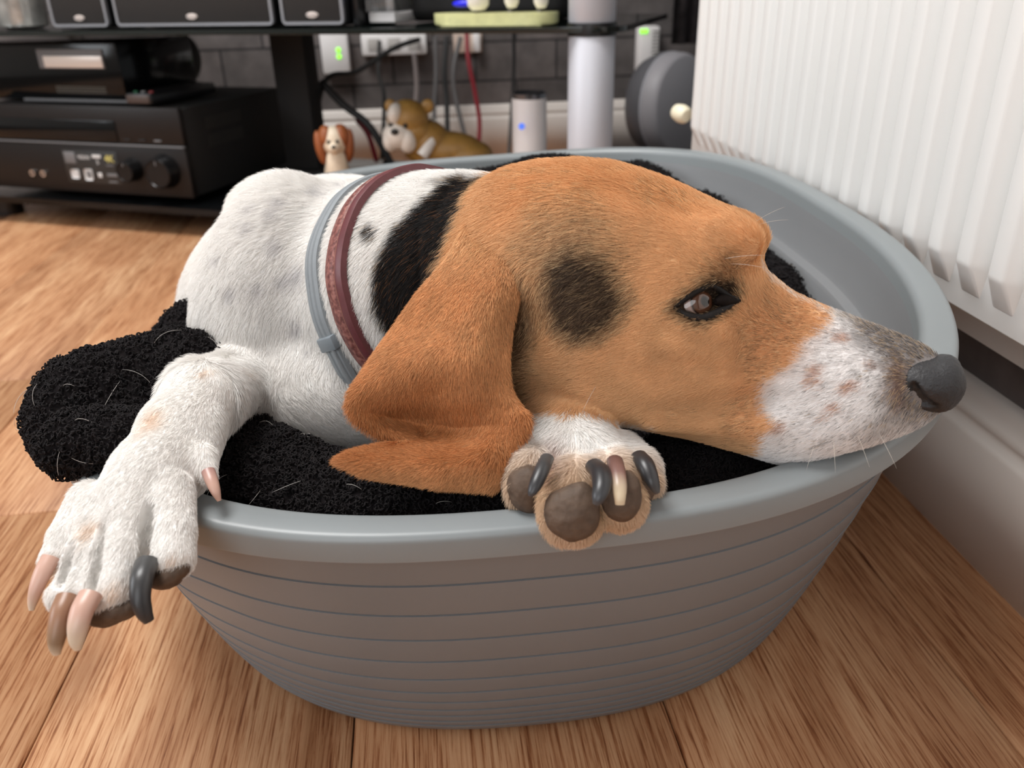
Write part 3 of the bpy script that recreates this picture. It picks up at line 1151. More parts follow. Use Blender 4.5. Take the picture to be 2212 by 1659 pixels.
m = MB().ellipsoid((-18 * u, -18 * u, zh - 24 * u), (34 * u, 30 * u, 30 * u)).ellipsoid((-34 * u, -24 * u, zh - 34 * u), (17 * u, 20 * u, 24 * u)).ellipsoid((4 * u, -26 * u, zh - 34 * u), (19 * u, 18 * u, 26 * u))
m.ellipsoid((-20 * u, -16 * u, zh + 20 * u), (17 * u, 26 * u, 24 * u), rot=Matrix.Rotation(0.2, 3, 'Y'))
m.build('muzzle', plain('white_resin', srgb(226, 218, 208), 0.45, noise=0.08, nscale=150), hd)
MB().tube([(34 * u, -26 * u, zh - 66 * u), (52 * u, -12 * u, zh - 40 * u), (56 * u, 10 * u, zh - 16 * u), (46 * u, 40 * u, zh - 5 * u)], [13 * u, 12 * u, 11 * u, 10 * u], 12).build('collar', plain('white_band', srgb(230, 226, 220), 0.4), bd)
for s, x in ((-1, -36), (1, 44)):
    MB().ellipsoid((x * u, 10 * u, zh + 32 * u), (14 * u, 8 * u, 16 * u), rot=Matrix.Rotation(s * 0.5, 3, 'Y')).build('ear', M_FAWN, hd)
for x in (-27, 4):
    MB().ellipsoid((x * u, -33 * u, zh - 1 * u), (6 * u, 5 * u, 6 * u), 10, 6).build('eye', M_EYE, hd)
MB().ellipsoid((-17 * u, -46 * u, zh - 12 * u), (9 * u, 6 * u, 7 * u), 12, 8).build('nose', M_EYE, hd)

D = 1.345
lx, ly, zt = px_frame(1143, 205, D)
ss = empty('smart_speaker', st(lx, ly, LOW_Z), 'white cylindrical smart speaker with a small blue light beside the silver leg', 'smart speaker')
r = 37.5 * D / F_PX
MB().lathe([(0, 0), (r * 0.97, 0), (r, 0.003), (r, zt - 0.006), (r * 0.98, zt - 0.004), (r * 0.96, zt - 0.0045), (0, zt - 0.0045)], (0, 0, 0), 40).build('case', M_WPLASTIC, ss)
MB().lathe([(r * 0.97, zt - 0.005), (r * 1.0, zt - 0.004), (r * 1.0, zt + 0.003), (r * 0.92, zt + 0.005), (r * 0.86, zt + 0.002), (0, zt)], (0, 0, 0), 40).build('top_ring', plain('dark_chrome', srgb(120, 120, 124), 0.2, 0.8), ss)
q = at_depth(1127, 273, D - r * 0.96)
dl = MB().lathe([(0, 0), (0.0052, 0), (0.005, 0.0008), (0, 0.001)], (0, 0, 0), 18, axis=(0, -1, 0))
o = dl.build('blue_light', plain('pale_blue_led', srgb(80, 120, 220), 0.4, emit=(0.1, 0.22, 1, 1), estr=0.7), ss)
o.location = Vector(q) - ss.location
o.rotation_euler = (0, 0, math.atan2(q[0], -q[1]) * 0)

YB = WALL_Y


def wall_thing(name, px, py, label, cat):
    P = at_y(px, py, YB)
    return empty(name, P, label, cat), YB / ray(px, py)[1] / F_PX * 1.0


pl, u = wall_thing('powerline_plug', 726, 110, 'white plug in adapter with two green lights on the dark wall', 'plug')
MB().box((0, -0.022, 0), (58 * u, 0.04, 88 * u), bev=0.006).build('case', M_WPLASTIC, pl)
for z in (4, -9):
    MB().ellipsoid((8 * u, -0.043, z * u), (4.5 * u, 0.003, 5 * u), 12, 8).build('green_light', plain('green_led', (0.1, 0.5, 0.02, 1), 0.4, emit=(0.3, 1, 0.04, 1), estr=1.6), pl)
pl2, u = wall_thing('powerline_plug', 1392, 105, 'white vented plug with green lights near the round heater', 'plug')
MB().box((0, -0.025, 0), (44 * u, 0.046, 92 * u), bev=0.006).build('case', M_WPLASTIC, pl2)
m = MB()
for i in range(9):
    m.box((13 * u, -0.0485, (36 - i * 7) * u), (16 * u, 0.001, 2.5 * u))
m.build('vent', plain('slot_grey', srgb(110, 106, 100), 0.6), pl2)['kind'] = 'stuff'
for x in (-18, -9):
    MB().ellipsoid((x * u, -0.049, 37 * u), (4 * u, 0.003, 5 * u), 12, 8).build('green_light', plain('green_led', (0.1, 0.5, 0.02, 1), 0.4, emit=(0.3, 1, 0.04, 1), estr=1.6), pl2)
ps, u = wall_thing('power_strip', 852, 97, 'white power strip on the wall under the glass shelf', 'power strip')
MB().box((0, -0.02, 0.004), (138 * u, 0.038, 44 * u), bev=0.006).build('case', M_WPLASTIC, ps)
for x in (-42, 0, 42):
    MB().box((x * u, -0.0395, 0.004), (26 * u, 0.002, 24 * u), bev=0.002).build('socket', plain('socket_grey', srgb(190, 186, 182), 0.5), ps)
ws, u = wall_thing('wall_socket', 1010, 95, 'pale wall socket behind the hanging leads', 'socket')
MB().box((0, -0.006, 0.006), (62 * u, 0.011, 44 * u), bev=0.002).build('plate', plain('socket_cream', srgb(206, 186, 172), 0.5), ws)
MB().box((18 * u, -0.02, 0.004), (14 * u, 0.03, 36 * u), bev=0.003).build('plug', M_WPLASTIC, ws)


def lead(pts, r, mat, label, yb=2.1):
    P = [at_y(x, y, yy) for x, y, yy in pts]
    lx_, ly_, _ = to_local(P[-1])
    on_shelf = -0.70 < lx_ < 0.70 and 0 < ly_ < 0.49
    P[-1] = np.array([P[-1][0], P[-1][1], LOW_Z + 0.0085 if on_shelf else 0.012])
    o = MB().tube(spline(P, 36), r, 8).build('power_lead', mat)
    return props(o, label, 'cable', 'leads hanging under the television stand')


M_LBLACK = plain('black_rubber', (0.012, 0.012, 0.012, 1), 0.5)
M_LGREY = plain('grey_rubber', srgb(92, 90, 90), 0.5)
M_LRED = plain('red_rubber', srgb(132, 26, 38), 0.45)
M_LPALE = plain('pale_rubber', srgb(150, 140, 138), 0.5)
lead([(1008, 70, 2.2), (1012, 130, 2.17), (1028, 210, 2.15), (1036, 270, 2.13), (1030, 330, 2.1)], 0.0055, M_LRED, 'red lead hanging behind the bulldog figurine')
lead([(940, 80, 2.2), (942, 160, 2.18), (938, 250, 2.15), (945, 330, 2.1)], 0.005, M_LGREY, 'dark grey lead hanging nearest the bulldog head')
lead([(965, 80, 2.2), (960, 160, 2.18), (965, 220, 2.16), (966, 330, 2.1)], 0.0065, M_LBLACK, 'thick black lead hanging between two grey leads')
lead([(995, 80, 2.2), (980, 150, 2.18), (985, 215, 2.16), (1018, 320, 2.1)], 0.0055, M_LGREY, 'grey lead curving right below the wall socket')
lead([(895, 115, 2.2), (900, 180, 2.19), (898, 225, 2.18), (890, 300, 2.15)], 0.0055, M_LPALE, 'pale lead hanging down behind the bulldog ears')
lead([(1110, 70, 2.2), (1110, 150, 2.2), (1105, 240, 2.18), (1098, 330, 2.1)], 0.0045, M_LBLACK, 'straight black lead hanging behind the smart speaker')
lead([(905, 85, 2.2), (850, 105, 2.12), (770, 155, 2.0), (700, 180, 1.95), (660, 230, 1.95)], 0.006, M_LBLACK, 'black lead slanting left from the power strip')
lead([(694, 176, 1.84), (740, 225, 1.82), (800, 275, 1.80), (850, 340, 1.79)], 0.008, M_LBLACK, 'thick black lead slanting down to the right behind the figurines')
lead([(820, 90, 2.2), (818, 160, 2.15), (830, 215, 2.1), (820, 330, 2.05)], 0.005, M_LBLACK, 'black lead hanging just left of the bulldog head')
lead([(772, 260, 2.0), (795, 290, 1.95), (812, 330, 1.9)], 0.006, M_LRED, 'short dark red lead between the two figurines')
for (a, b, c, lab) in (((585, 250), (612, 262), (596, 272), 'topmost loop of pale lead left of the black column'), ((588, 330), (622, 310), (600, 352), 'lower tangle of pale lead left of the black column')):
    P = [at_y(*p, 1.98) for p in (a, b, c)] + [at_y(c[0] + 20, c[1] + 20, 1.98), at_y(c[0], c[1] + 60, 1.98)]
    props(MB().tube(spline(P, 30), 0.0045, 8).build('pale_cable', M_LPALE), lab, 'cable')

# ---- round grey heater in the corner past the radiator
P = at_y(1440, 305, 2.0)
ht = empty('fan_heater', (P[0], P[1], 0.0), 'round grey fan heater on the floor behind the radiator', 'heater')
hz, hr = 0.145, 0.118
axv = Vector((0.62, -0.78, 0.05)).normalized()
c0 = Vector((0.0, 0.0, hz))
MB().lathe([(0, -0.075), (hr * 0.6, -0.073), (hr * 0.9, -0.05), (hr, -0.02), (hr, 0.0)], c0, 44, axis=axv).build('back_shell', plain('heater_dark_grey', srgb(86, 86, 90), 0.5), ht)
MB().lathe([(hr * 0.99, 0.0), (hr * 1.012, 0.001), (hr * 1.012, 0.004), (hr * 0.99, 0.005)], c0, 44, axis=axv).build('band', plain('heater_band', srgb(170, 170, 176), 0.4), ht)
MB().lathe([(hr, 0.005), (hr * 0.985, 0.03), (hr * 0.93, 0.042), (hr * 0.9, 0.044), (0, 0.05)], c0, 44, axis=axv).build('front_shell', plain('heater_grey', srgb(150, 148, 152), 0.5), ht)
MB().box((0, 0, 0.014), (0.13, 0.11, 0.028), bev=0.008, rotz=-0.6).build('foot', M_BLACK, ht)
P = at_y(1476, 40, 2.12)
m = MB()
n = 40
prof = [(0.0 + i * 0.0055, 0.009 * math.sin(i * 1.05)) for i in range(n)]
V, Fc = [], []
for z in (0.27, 1.9):
    V += [(x, y_, z) for x, y_ in prof]
for i in range(n - 1):
    Fc.append((i, i + 1, n + i + 1, n + i))
cu = from_np('curtain', V, Fc, plain('dark_patterned_cloth', srgb(70, 64, 66), 0.8, noise=0.75, nscale=22), smooth=True)
cu.modifiers.new('thickness', 'SOLIDIFY').thickness = 0.002
cu.location = (P[0] - 0.025, P[1], 0)
props(cu, 'dark patterned curtain hanging beside the radiator above the heater', 'curtain')

# ------------------------------------------------------------------ the cushion
rnd = np.random.default_rng(7)


def bed_pt(deg, inset, z):
    th = np.array([math.radians(deg)])
    a, b = A_ - inset, B_ - inset
    xy = oval(th, a, b, N_)[0]
    return np.array([xy[0], xy[1], z])


CUSHION_RING = [(0, 0.066, 0.160, 0.046), (25, 0.060, 0.180, 0.048), (50, 0.056, 0.194, 0.050), (75, 0.058, 0.196, 0.052), (100, 0.070, 0.180, 0.054),
                (130, 0.085, 0.155, 0.055), (160, 0.07, 0.140, 0.055), (190, 0.07, 0.150, 0.058), (215, 0.072, 0.150, 0.050), (238, 0.064, 0.164, 0.038),
                (255, 0.062, 0.164, 0.036), (270, 0.062, 0.162, 0.036), (285, 0.064, 0.160, 0.038), (300, 0.068, 0.152, 0.042), (325, 0.074, 0.145, 0.046), (345, 0.072, 0.150, 0.046)]
CUSHION_LOBES = [((400, 860, 0.50), 0.042, (215, 890, 0.47), 0.036), ((330, 960, 0.46), 0.028, (165, 930, 0.455), 0.023),
                 ((330, 952, 0.418), 0.017, (158, 962, 0.420), 0.017), ((540, 790, 0.58), 0.045, (432, 735, 0.56), 0.027)]
cf = Field((-0.42, 0.20, 0.0), (0.40, 1.02, 0.31), 0.0042)
cf.ellip((CX, CY, 0.085), (0.205, 0.262, 0.075), 0.03)
ring = []
for dg, ins, z, r in CUSHION_RING:
    ring.append((bed_pt(dg, ins, z), r))
ring.append(ring[0])
cf.chain(ring, 0.02)
for p in CUSHION_LOBES:
    (ax_, ay_, ad), ra, (bx_, by_, bd_), rb_ = p
    cf.capsule(at_depth(ax_, ay_, ad), at_depth(bx_, by_, bd_), ra, rb_, 0.010)
CV, CQ = cf.mesh(2)
# keep the filling inside the plastic wall


def tuck(V, clear):
    d = V[:, :2] - (CX, CY)
    u = d[:, 0] * math.cos(ANG) - d[:, 1] * math.sin(ANG)
    w = d[:, 0] * math.sin(ANG) + d[:, 1] * math.cos(ANG)
    th = np.arctan2(np.sign(w) * np.abs(w / A_) ** (N_ / 2), np.sign(u) * np.abs(u / B_) ** (N_ / 2))
    zr_ = rim_z(th)
    t = np.clip(V[:, 2] / zr_, 0, 1) ** 0.8
    n = NB + (N_ - NB) * t
    ins = 0.0335 + clear
    a, b = A_ - KA + KA * t - ins, B_ - KB + KB * t - ins
    q = (np.abs(u / b) ** n + np.abs(w / a) ** n) ** (1 / n)
    k = np.where((q > 1) & (V[:, 2] < zr_ + 0.004 - 0.5 * clear), 1 / np.maximum(q, 1e-6), 1.0)
    fade = np.clip((zr_ + 0.020 - V[:, 2]) / 0.016, 0, 1)
    k = np.where((q > 1) & (V[:, 2] >= zr_ + 0.004 - 0.5 * clear), 1 + (1 / np.maximum(q, 1e-6) - 1) * np.where(dip(th) > 0.01, 0, fade), k)
    V = V.copy()
    V[:, 0] = CX + d[:, 0] * k
    V[:, 1] = CY + d[:, 1] * k
    V[:, 2] = np.maximum(V[:, 2], 0.0095)
    return V


CV = tuck(CV, 0.003)
CN = vnormals(CV, CQ)
nz = value_noise(CV, 130, 1) * 0.0014 + value_noise(CV, 260, 2) * 0.0022
CV = CV + CN * nz[:, None]
M_FLEECE = plain('black_fleece', srgb(26, 23, 24), 0.95, spec=0.08, noise=0.3, nscale=500)
cushion = props(from_np('cushion', CV, CQ, M_FLEECE), 'thick black fleece cushion bulging over the low side of the dog bed', 'cushion')


def sample_mesh(V, Q, N, n, weight=None):
    """random points, normals and vertex ids on a quad mesh"""
    a = np.linalg.norm(np.cross(V[Q[:, 2]] - V[Q[:, 0]], V[Q[:, 3]] - V[Q[:, 1]]), axis=1)
    if weight is not None:
        a = a * weight[Q].mean(1)
    f = np.searchsorted(np.cumsum(a) / a.sum(), rnd.random(n))
    f = np.minimum(f, len(Q) - 1)
    u, v = rnd.random(n), rnd.random(n)
    w = np.stack([(1 - u) * (1 - v), u * (1 - v), u * v, (1 - u) * v], 1)
    q = Q[f]
    P = (V[q] * w[..., None]).sum(1)
    nn = (N[q] * w[..., None]).sum(1)
    nn /= np.maximum(np.linalg.norm(nn, axis=1), 1e-9)[:, None]
    return P, nn, q[np.arange(n), w.argmax(1)]


def tangent(nn, d):
    t = d - nn * (d * nn).sum(1)[:, None]
    return t / np.maximum(np.linalg.norm(t, axis=1), 1e-9)[:, None]


def curls(V, Q, N, n, size, wgt=None):
    P, nn, _ = sample_mesh(V, Q, N, n, wgt)
    t = tangent(nn, rnd.normal(size=(n, 3)))
    b = np.cross(nn, t)
    r = size * (0.6 + 0.8 * rnd.random(n))[:, None]
    turn = rnd.choice([-1, 1], n)[:, None]
    pts = []
    for k, (x, y_, z) in enumerate(((0, 0, -0.3), (0.5, 0.1, 0.7), (0.9, 0.6, 1.0), (0.6, 1.1, 0.8), (0.0, 1.0, 0.25))):
        pts.append(P + r * (t * x + b * y_ * turn + nn * z))
    return np.stack(pts, 1)


dist_c = np.linalg.norm(CV - O_CAM, axis=1)
face_c = ((O_CAM - CV) * CN).sum(1) / dist_c
wc = np.where(face_c > -0.35, 1.0, 0.12) / np.clip(dist_c, 0.35, 1.5) ** 1.6
M_CURL = plain('black_fleece_loops', srgb(30, 27, 28), 0.8, spec=0.15)
o = curves_object('fleece_pile', curls(CV, CQ, CN, 110000, 0.0016, wc), np.array([0.00034, 0.0004, 0.0004, 0.00034, 0.0002]), M_CURL, cushion)
o['kind'] = 'stuff'


def stray(V, Q, N, n, wgt, lmin, lmax, rad, color):
    P, nn, _ = sample_mesh(V, Q, N, n, wgt)
    t = tangent(nn, rnd.normal(size=(n, 3)))
    b = np.cross(nn, t)
    L = (lmin + (lmax - lmin) * rnd.random(n))[:, None]
    c = rnd.normal(size=(n, 1)) * 0.5
    lift = 0.0022 + 0.002 * rnd.random((n, 1))
    pts = []
    for s in np.linspace(0, 1, 6):
        pts.append(P + t * L * s + b * L * c * s * s + nn * (lift * (0.3 + 2.2 * s * (1.2 - s))))
    return np.stack(pts, 1)


o = curves_object('shed_hair', stray(CV, CQ, CN, 420, wc, 0.006, 0.018, 0, None), np.array([0.00009] * 5 + [0.00004]),
                  plain('shed_white_hair', srgb(206, 200, 194), 0.5), cushion)
o['kind'] = 'stuff'

# ------------------------------------------------------------------ the dog: one implicit body
D0 = 0.42
UN = D0 / F_PX                      # one unit = one pixel of the photograph at 0.42 m: 0.2365 mm
EYE = np.array([0.0, 0.0, F_PX])    # the camera in dog units (x right, y up, z towards the viewer)


def C(px, py, d):
    return np.array([(px - 1106) * d / D0, -(py - 829.5) * d / D0, (D0 - d) / UN])


def to_world(P):
    P = np.asarray(P, float)
    Z = F_PX - P[..., 2]
    return O_CAM + UN * (P[..., 0:1] * CAM[0] - P[..., 1:2] * CAM[1] + Z[..., None] * CAM[2])


def to_dog(W):
    q = (np.asarray(W, float) - O_CAM) @ CAM.T / UN
    return np.stack([q[..., 0], -q[..., 1], F_PX - q[..., 2]], -1)


def unit(v):
    v = np.asarray(v, float)
    return v / np.linalg.norm(v)


df = Field((-980, -760, -1500), (1060, 760, 530), 8.0)

# --- head: a lofted form along the skull axis
HO, HN = C(1060, 600, 0.442), C(2060, 830, 0.371)
ex = unit(HN - HO)
ez0 = unit(np.array([0, 0, 1.0]) - ex[2] * ex)
ey0 = np.cross(ez0, ex)
TILT = math.radians(17)
ey = math.cos(TILT) * ey0 + math.sin(TILT) * ez0
ez = math.cos(TILT) * ez0 - math.sin(TILT) * ey0
HL = float((HN - HO) @ ex)


def hplane(px, py, zoff=0.0):
    """point of the head whose lateral offset is zoff, seen at a pixel"""
    d = np.array([px - 1106, -(py - 829.5), -F_PX])
    t = (zoff - (EYE - HO) @ ez) / (d @ ez)
    return EYE + t * d


TOP = [(985, 470), (1010, 425), (1050, 388), (1110, 356), (1180, 341), (1260, 337), (1330, 344), (1400, 364), (1480, 394), (1545, 428), (1595, 470),
       (1630, 528), (1658, 584), (1720, 630), (1780, 657), (1840, 680), (1900, 702), (1960, 726), (2010, 752), (2045, 785), (2058, 815)]
BOT = [(1000, 880), (1060, 890), (1150, 885), (1230, 892), (1300, 905), (1400, 922), (1500, 943), (1600, 972), (1680, 992), (1725, 998), (1770, 985), (1820, 968),
       (1880, 954), (1940, 938), (1985, 922), (2015, 902), (2035, 872)]
WID = [(960, 150), (1010, 185), (1060, 205), (1150, 226), (1250, 238), (1350, 238), (1440, 222), (1510, 196), (1580, 160), (1640, 132), (1720, 116), (1800, 110),
       (1880, 106), (1940, 94), (1985, 74), (2025, 52), (2055, 32)]
tab = []
for (px, py) in TOP:
    p = hplane(px, py)
    tab.append(((p - HO) @ ex, (p - HO) @ ey))
ts, ty = np.array(tab).T
bs, by_ = np.array([((hplane(px, py) - HO) @ ex, (hplane(px, py) - HO) @ ey) for px, py in BOT]).T
wsx = np.array([(hplane(px, 700) - HO) @ ex for px, _ in WID])
ww = np.array([w for _, w in WID], float)
SS = np.linspace(min(ts[0], bs[0]), HL - 2, 140)


def smooth1(a, n=3):
    for _ in range(n):
        a = np.concatenate([a[:1], (a[:-2] + 2 * a[1:-1] + a[2:]) / 4, a[-1:]])
    return a


tT = smooth1(np.interp(SS, ts, ty))
tB = smooth1(np.interp(SS, bs, by_))
tW = smooth1(np.interp(SS, wsx, ww), 6)
hy = np.maximum((tT - tB) / 2, 18)
yc = (tT + tB) / 2
# the outline seen from a little above also holds some of the width
hy = np.sqrt(np.maximum(hy ** 2 - (tW * math.sin(TILT)) ** 2, (0.7 * hy) ** 2)) / 1.0
sl, X, Y, Z = df._sl((-180, -320, -420), (1000, 640, 520))
px_, py_, pz_ = X - HO[0], Y - HO[1], Z - HO[2]
S_ = px_ * ex[0] + py_ * ex[1] + pz_ * ex[2]
y_ = px_ * ey[0] + py_ * ey[1] + pz_ * ey[2]
z_ = px_ * ez[0] + py_ * ez[1] + pz_ * ez[2]
Sc = np.clip(S_, SS[0], SS[-1])
fi = (Sc - SS[0]) / (SS[1] - SS[0])
i0 = np.minimum(fi.astype(int), len(SS) - 2)
fr = fi - i0


def tb(a):
    return a[i0] * (1 - fr) + a[i0 + 1] * fr


HY, YC, HW = tb(hy), tb(yc), tb(tW)
yy = y_ - YC
muz = np.clip((S_ - 560) / 120, 0, 1)
vv = yy / HY
HW = HW * (1 - (0.10 + 0.20 * muz) * np.clip(vv, 0, 1) ** 1.5) * (1 + 0.06 * muz * np.clip(-vv, 0, 1))
q = (np.abs(vv) ** 2.35 + np.abs(z_ / HW) ** 2.35) ** (1 / 2.35)
d = (q - 1) * np.minimum(HY, HW) * 0.92
out = np.maximum(S_ - SS[-1], 0) + np.maximum(SS[0] - S_, 0)
d = np.where(out > 0, np.sqrt(np.maximum(d, 0) ** 2 + out ** 2) + np.minimum(d, 0) * 0.0, d)
df.union(sl, d.astype(np.float32), 1.0)
del S_, y_, z_, Sc, fi, i0, fr, HY, YC, HW, yy, muz, vv, q, d, out, px_, py_, pz_


def both(px, py, zoff):
    return [hplane(px, py, zoff), hplane(px, py, zoff) - 2 * zoff * ez]


for p in both(1580, 520, 88):
    df.ellip(p, (58, 42, 44), 70, np.array([ex, ey, ez]))            # brows
for a, b in zip(both(1430, 750, 205), both(1560, 735, 165)):
    df.push(a, b, 64, 20)                                             # cheek bones
for a, b in zip(both(1640, 600, 120), both(1700, 700, 118)):
    df.push(a, b, 60, -18)                                            # hollow before the eye
for a, b in zip(both(1560, 640, 150), both(1612, 690, 140)):
    df.push(a, b, 30, -9)
for a, b in zip(both(1250, 650, 250), both(1290, 620, 250)):
    df.push(a, b, 120, 16)                                            # jaw muscle
for a, b in zip(both(1350, 600, 235), both(1420, 690, 225)):
    df.push(a, b, 56, -16)                                            # temple hollow
for a, b in zip(both(1420, 890, 190), both(1665, 870, 135)):
    df.push(a, b, 22, -26)                                            # fold behind the lips
for a, b in zip(both(1420, 925, 175), both(1650, 925, 130)):
    df.push(a, b, 36, 20)
for a, b in zip(both(1470, 840, 185), both(1640, 830, 140)):
    df.push(a, b, 34, 12)
for a, b in zip(both(1690, 955, 95), both(1860, 930, 95)):
    df.push(a, b, 60, 14)                                             # upper lip
for a, b in zip(both(1440, 715, 210), both(1560, 740, 165)):
    df.push(a, b, 16, -9)                                             # folds below the eye
for a, b in zip(both(1425, 770, 215), both(1530, 800, 180)):
    df.push(a, b, 18, -9)
for a, b in zip(both(1330, 800, 240), both(1450, 830, 205)):
    df.push(a, b, 34, -13)
for a, b in zip(both(1300, 400, 150), both(1560, 480, 95)):
    df.push(a, b, 26, -8)                                             # furrows of the forehead
for a, b in zip(both(1620, 760, 130), both(1700, 850, 112)):
    df.push(a, b, 40, -8)
for a, b in zip(both(1780, 720, 95), both(1930, 780, 85)):
    df.push(a, b, 44, -10)                                            # side of the bridge
# dark gap under the ear at the back of the jaw
df.push(hplane(1118, 700, 225), hplane(1130, 860, 205), 60, -34)

# --- neck, trunk and limbs
df.chain([(C(1180, 620, 0.462), 205 * 1.1), (C(1010, 615, 0.483), 218 * 1.15), (C(905, 622, 0.508), 226 * 1.2), (C(800, 650, 0.552), 245 * 1.31)], 70)
df.ellip(C(745, 722, 0.625), (345 * 1.49, 330 * 1.49, 480), 120)                     # rib cage
df.ellip(C(572, 640, 0.525), (142 * 1.25, 262 * 1.25, 170), 60, np.array([[0.97, -0.24, 0], [0.24, 0.97, 0], [0, 0, 1.0]]))   # near shoulder
df.ellip(C(610, 455, 0.545), (110 * 1.3, 70 * 1.3, 120), 60)                         # shoulder blade
df.ellip(C(690, 862, 0.515), (215 * 1.2, 122 * 1.2, 170), 70)                        # breast
df.ellip(C(960, 600, 0.76), (300 * 1.8, 240 * 1.8, 420), 150)                        # loin and rump
df.push(C(690, 520, 0.49), C(640, 760, 0.46), 90, -14)                               # groove between neck and shoulder
df.push(C(520, 880, 0.46), C(760, 905, 0.43), 30, 16)
df.push(C(540, 850, 0.46), C(740, 870, 0.43), 26, -12)

# near foreleg, bent over the rim
k_leg = 46
LEG = [(C(600, 800, 0.580), 125), (C(505, 835, 0.505), 98), (C(436, 862, 0.424), 75), (C(388, 935, 0.398), 72), (C(335, 1030, 0.374), 82 * 0.9),
       (C(292, 1085, 0.361), 70)]
df.chain(LEG, k_leg)
df.ellip(C(445, 852, 0.420), (60, 62, 54), 40)                                        # wrist
df.capsule(C(425, 880, 0.415), C(425, 1010, 0.380), 48, 34, 40)
df.capsule(C(440, 985, 0.376), C(452, 1030, 0.370), 22, 15, 20)                       # dew toe
TOES1 = [
    [(C(366, 1060, 0.362), 50), (C(370, 1150, 0.346), 45), (C(371, 1205, 0.338), 43)],
    [(C(286, 1090, 0.356), 56), (C(255, 1200, 0.338), 54), (C(240, 1275, 0.330), 54)],
    [(C(228, 1090, 0.360), 52), (C(182, 1205, 0.342), 48), (C(150, 1280, 0.332), 40)],
    [(C(195, 1085, 0.370), 46), (C(148, 1160, 0.358), 37), (C(116, 1210, 0.350), 27)],
]
for t_ in TOES1:
    df.chain([(p, r * 0.90) for p, r in t_], 7)
for a, b, s_, w in ((C(320, 1095, 0.334), C(306, 1225, 0.318), 24, -44), (C(218, 1125, 0.334), C(194, 1260, 0.318), 22, -34), (C(152, 1160, 0.344), C(122, 1250, 0.334), 18, -20)):
    df.push(a, b, s_, w)

# far foreleg, paw turned up on the rim under the chin
df.chain([(C(1190, 850, 0.450), 100), (C(1222, 905, 0.422), 92), (C(1232, 965, 0.402), 92), (C(1245, 1010, 0.388), 100)], 34)
TOES2 = [
    [(C(1175, 985, 0.390), 62), (C(1148, 1020, 0.374), 54), (C(1140, 1058, 0.366), 42)],
    [(C(1235, 1010, 0.384), 70), (C(1238, 1060, 0.362), 68), (C(1238, 1110, 0.352), 62)],
    [(C(1300, 1005, 0.384), 66), (C(1325, 1040, 0.364), 60), (C(1335, 1085, 0.355), 56)],
    [(C(1335, 985, 0.394), 56), (C(1378, 1015, 0.380), 46), (C(1390, 1050, 0.372), 40)],
]
for t_ in TOES2:
    df.chain([(p, r * 0.93) for p, r in t_], 12)
df.push(C(1198, 975, 0.362), C(1190, 1040, 0.346), 22, -20)
df.push(C(1290, 1030, 0.352), C(1288, 1130, 0.336), 20, -14)
df.push(C(1360, 1020, 0.360), C(1368, 1080, 0.350), 18, -12)


def hit(px, py, dmin=0.28, dmax=0.9, default=None):
    """first point of the body seen at a pixel, in dog units"""
    d = np.array([px - 1106, -(py - 829.5), -F_PX]) / F_PX
    t = np.linspace(dmin / UN, dmax / UN, 1800)
    P = EYE + t[:, None] * d
    g = (P - df.lo) / df.h
    i = np.floor(g).astype(int)
    ok = ((i >= 0) & (i < np.array(df.n) - 1)).all(1)
    v = np.full(len(t), 99.0)
    ii, w = i[ok], (g - i)[ok]
    acc = np.zeros(len(ii))
    for a in (0, 1):
        for b in (0, 1):
            for c in (0, 1):
                acc += df.f[ii[:, 0] + a, ii[:, 1] + b, ii[:, 2] + c] * (w[:, 0] if a else 1 - w[:, 0]) * (w[:, 1] if b else 1 - w[:, 1]) * (w[:, 2] if c else 1 - w[:, 2])
    v[ok] = acc
    neg = np.nonzero(v < 0)[0]
    if len(neg) == 0:
        return default if default is not None else C(px, py, 0.42 if px < 1000 else 0.442 - 0.071 * (px - 1060) / 1000 - 0.018 * np.clip((1900 - px) / 500, 0, 1))
    return P[neg[0]]


def depth_of(P):
    return (F_PX - P[2]) * UN


# --- clefts between the toes of the hanging paw
SLITS = []
for path, r in ((((323, 1098), (318, 1150), (312, 1200), (304, 1250)), 15), (((219, 1140), (212, 1190), (203, 1235), (194, 1280)), 12),
                (((153, 1180), (140, 1220), (128, 1262)), 10)):
    pts = [hit(*p) + np.array([0, 0, -5.0]) for p in path]
    SLITS.append((pts, r))
for pts, r in SLITS:
    for i, (p, q) in enumerate(zip(pts[:-1], pts[1:])):
        df.capsule(p, q, r * (0.6 if i == 0 else 1.0), r, 8, True)
        df.capsule(p - (0, 0, 14), q - (0, 0, 20), r * (0.4 if i == 0 else 0.9), r * 0.9, 6, True)

# --- eyes: an almond opening, the ball behind it
EYE_R = 46.0
UPPER = [(1456, 664), (1472, 650), (1492, 636), (1514, 622), (1534, 617), (1552, 626), (1572, 640), (1592, 647)]
LOWER = [(1456, 664), (1472, 677), (1494, 686), (1518, 688), (1542, 680), (1562, 668), (1578, 657), (1592, 647)]
ES = hit(1516, 652)
e_lo, e_hi = hit(1470, 660), hit(1580, 648)
eye_n = unit(np.cross(e_hi - e_lo, hit(1516, 690) - hit(1516, 610)))
if eye_n[2] < 0:
    eye_n = -eye_n
LIDS = [np.array([hit(*p) for p in L]) for L in (UPPER, LOWER)]
EYE_C = ES - eye_n * (EYE_R + 3)


def mirror(P):
    return P - 2 * ((P - HO) @ ez)[..., None] * ez


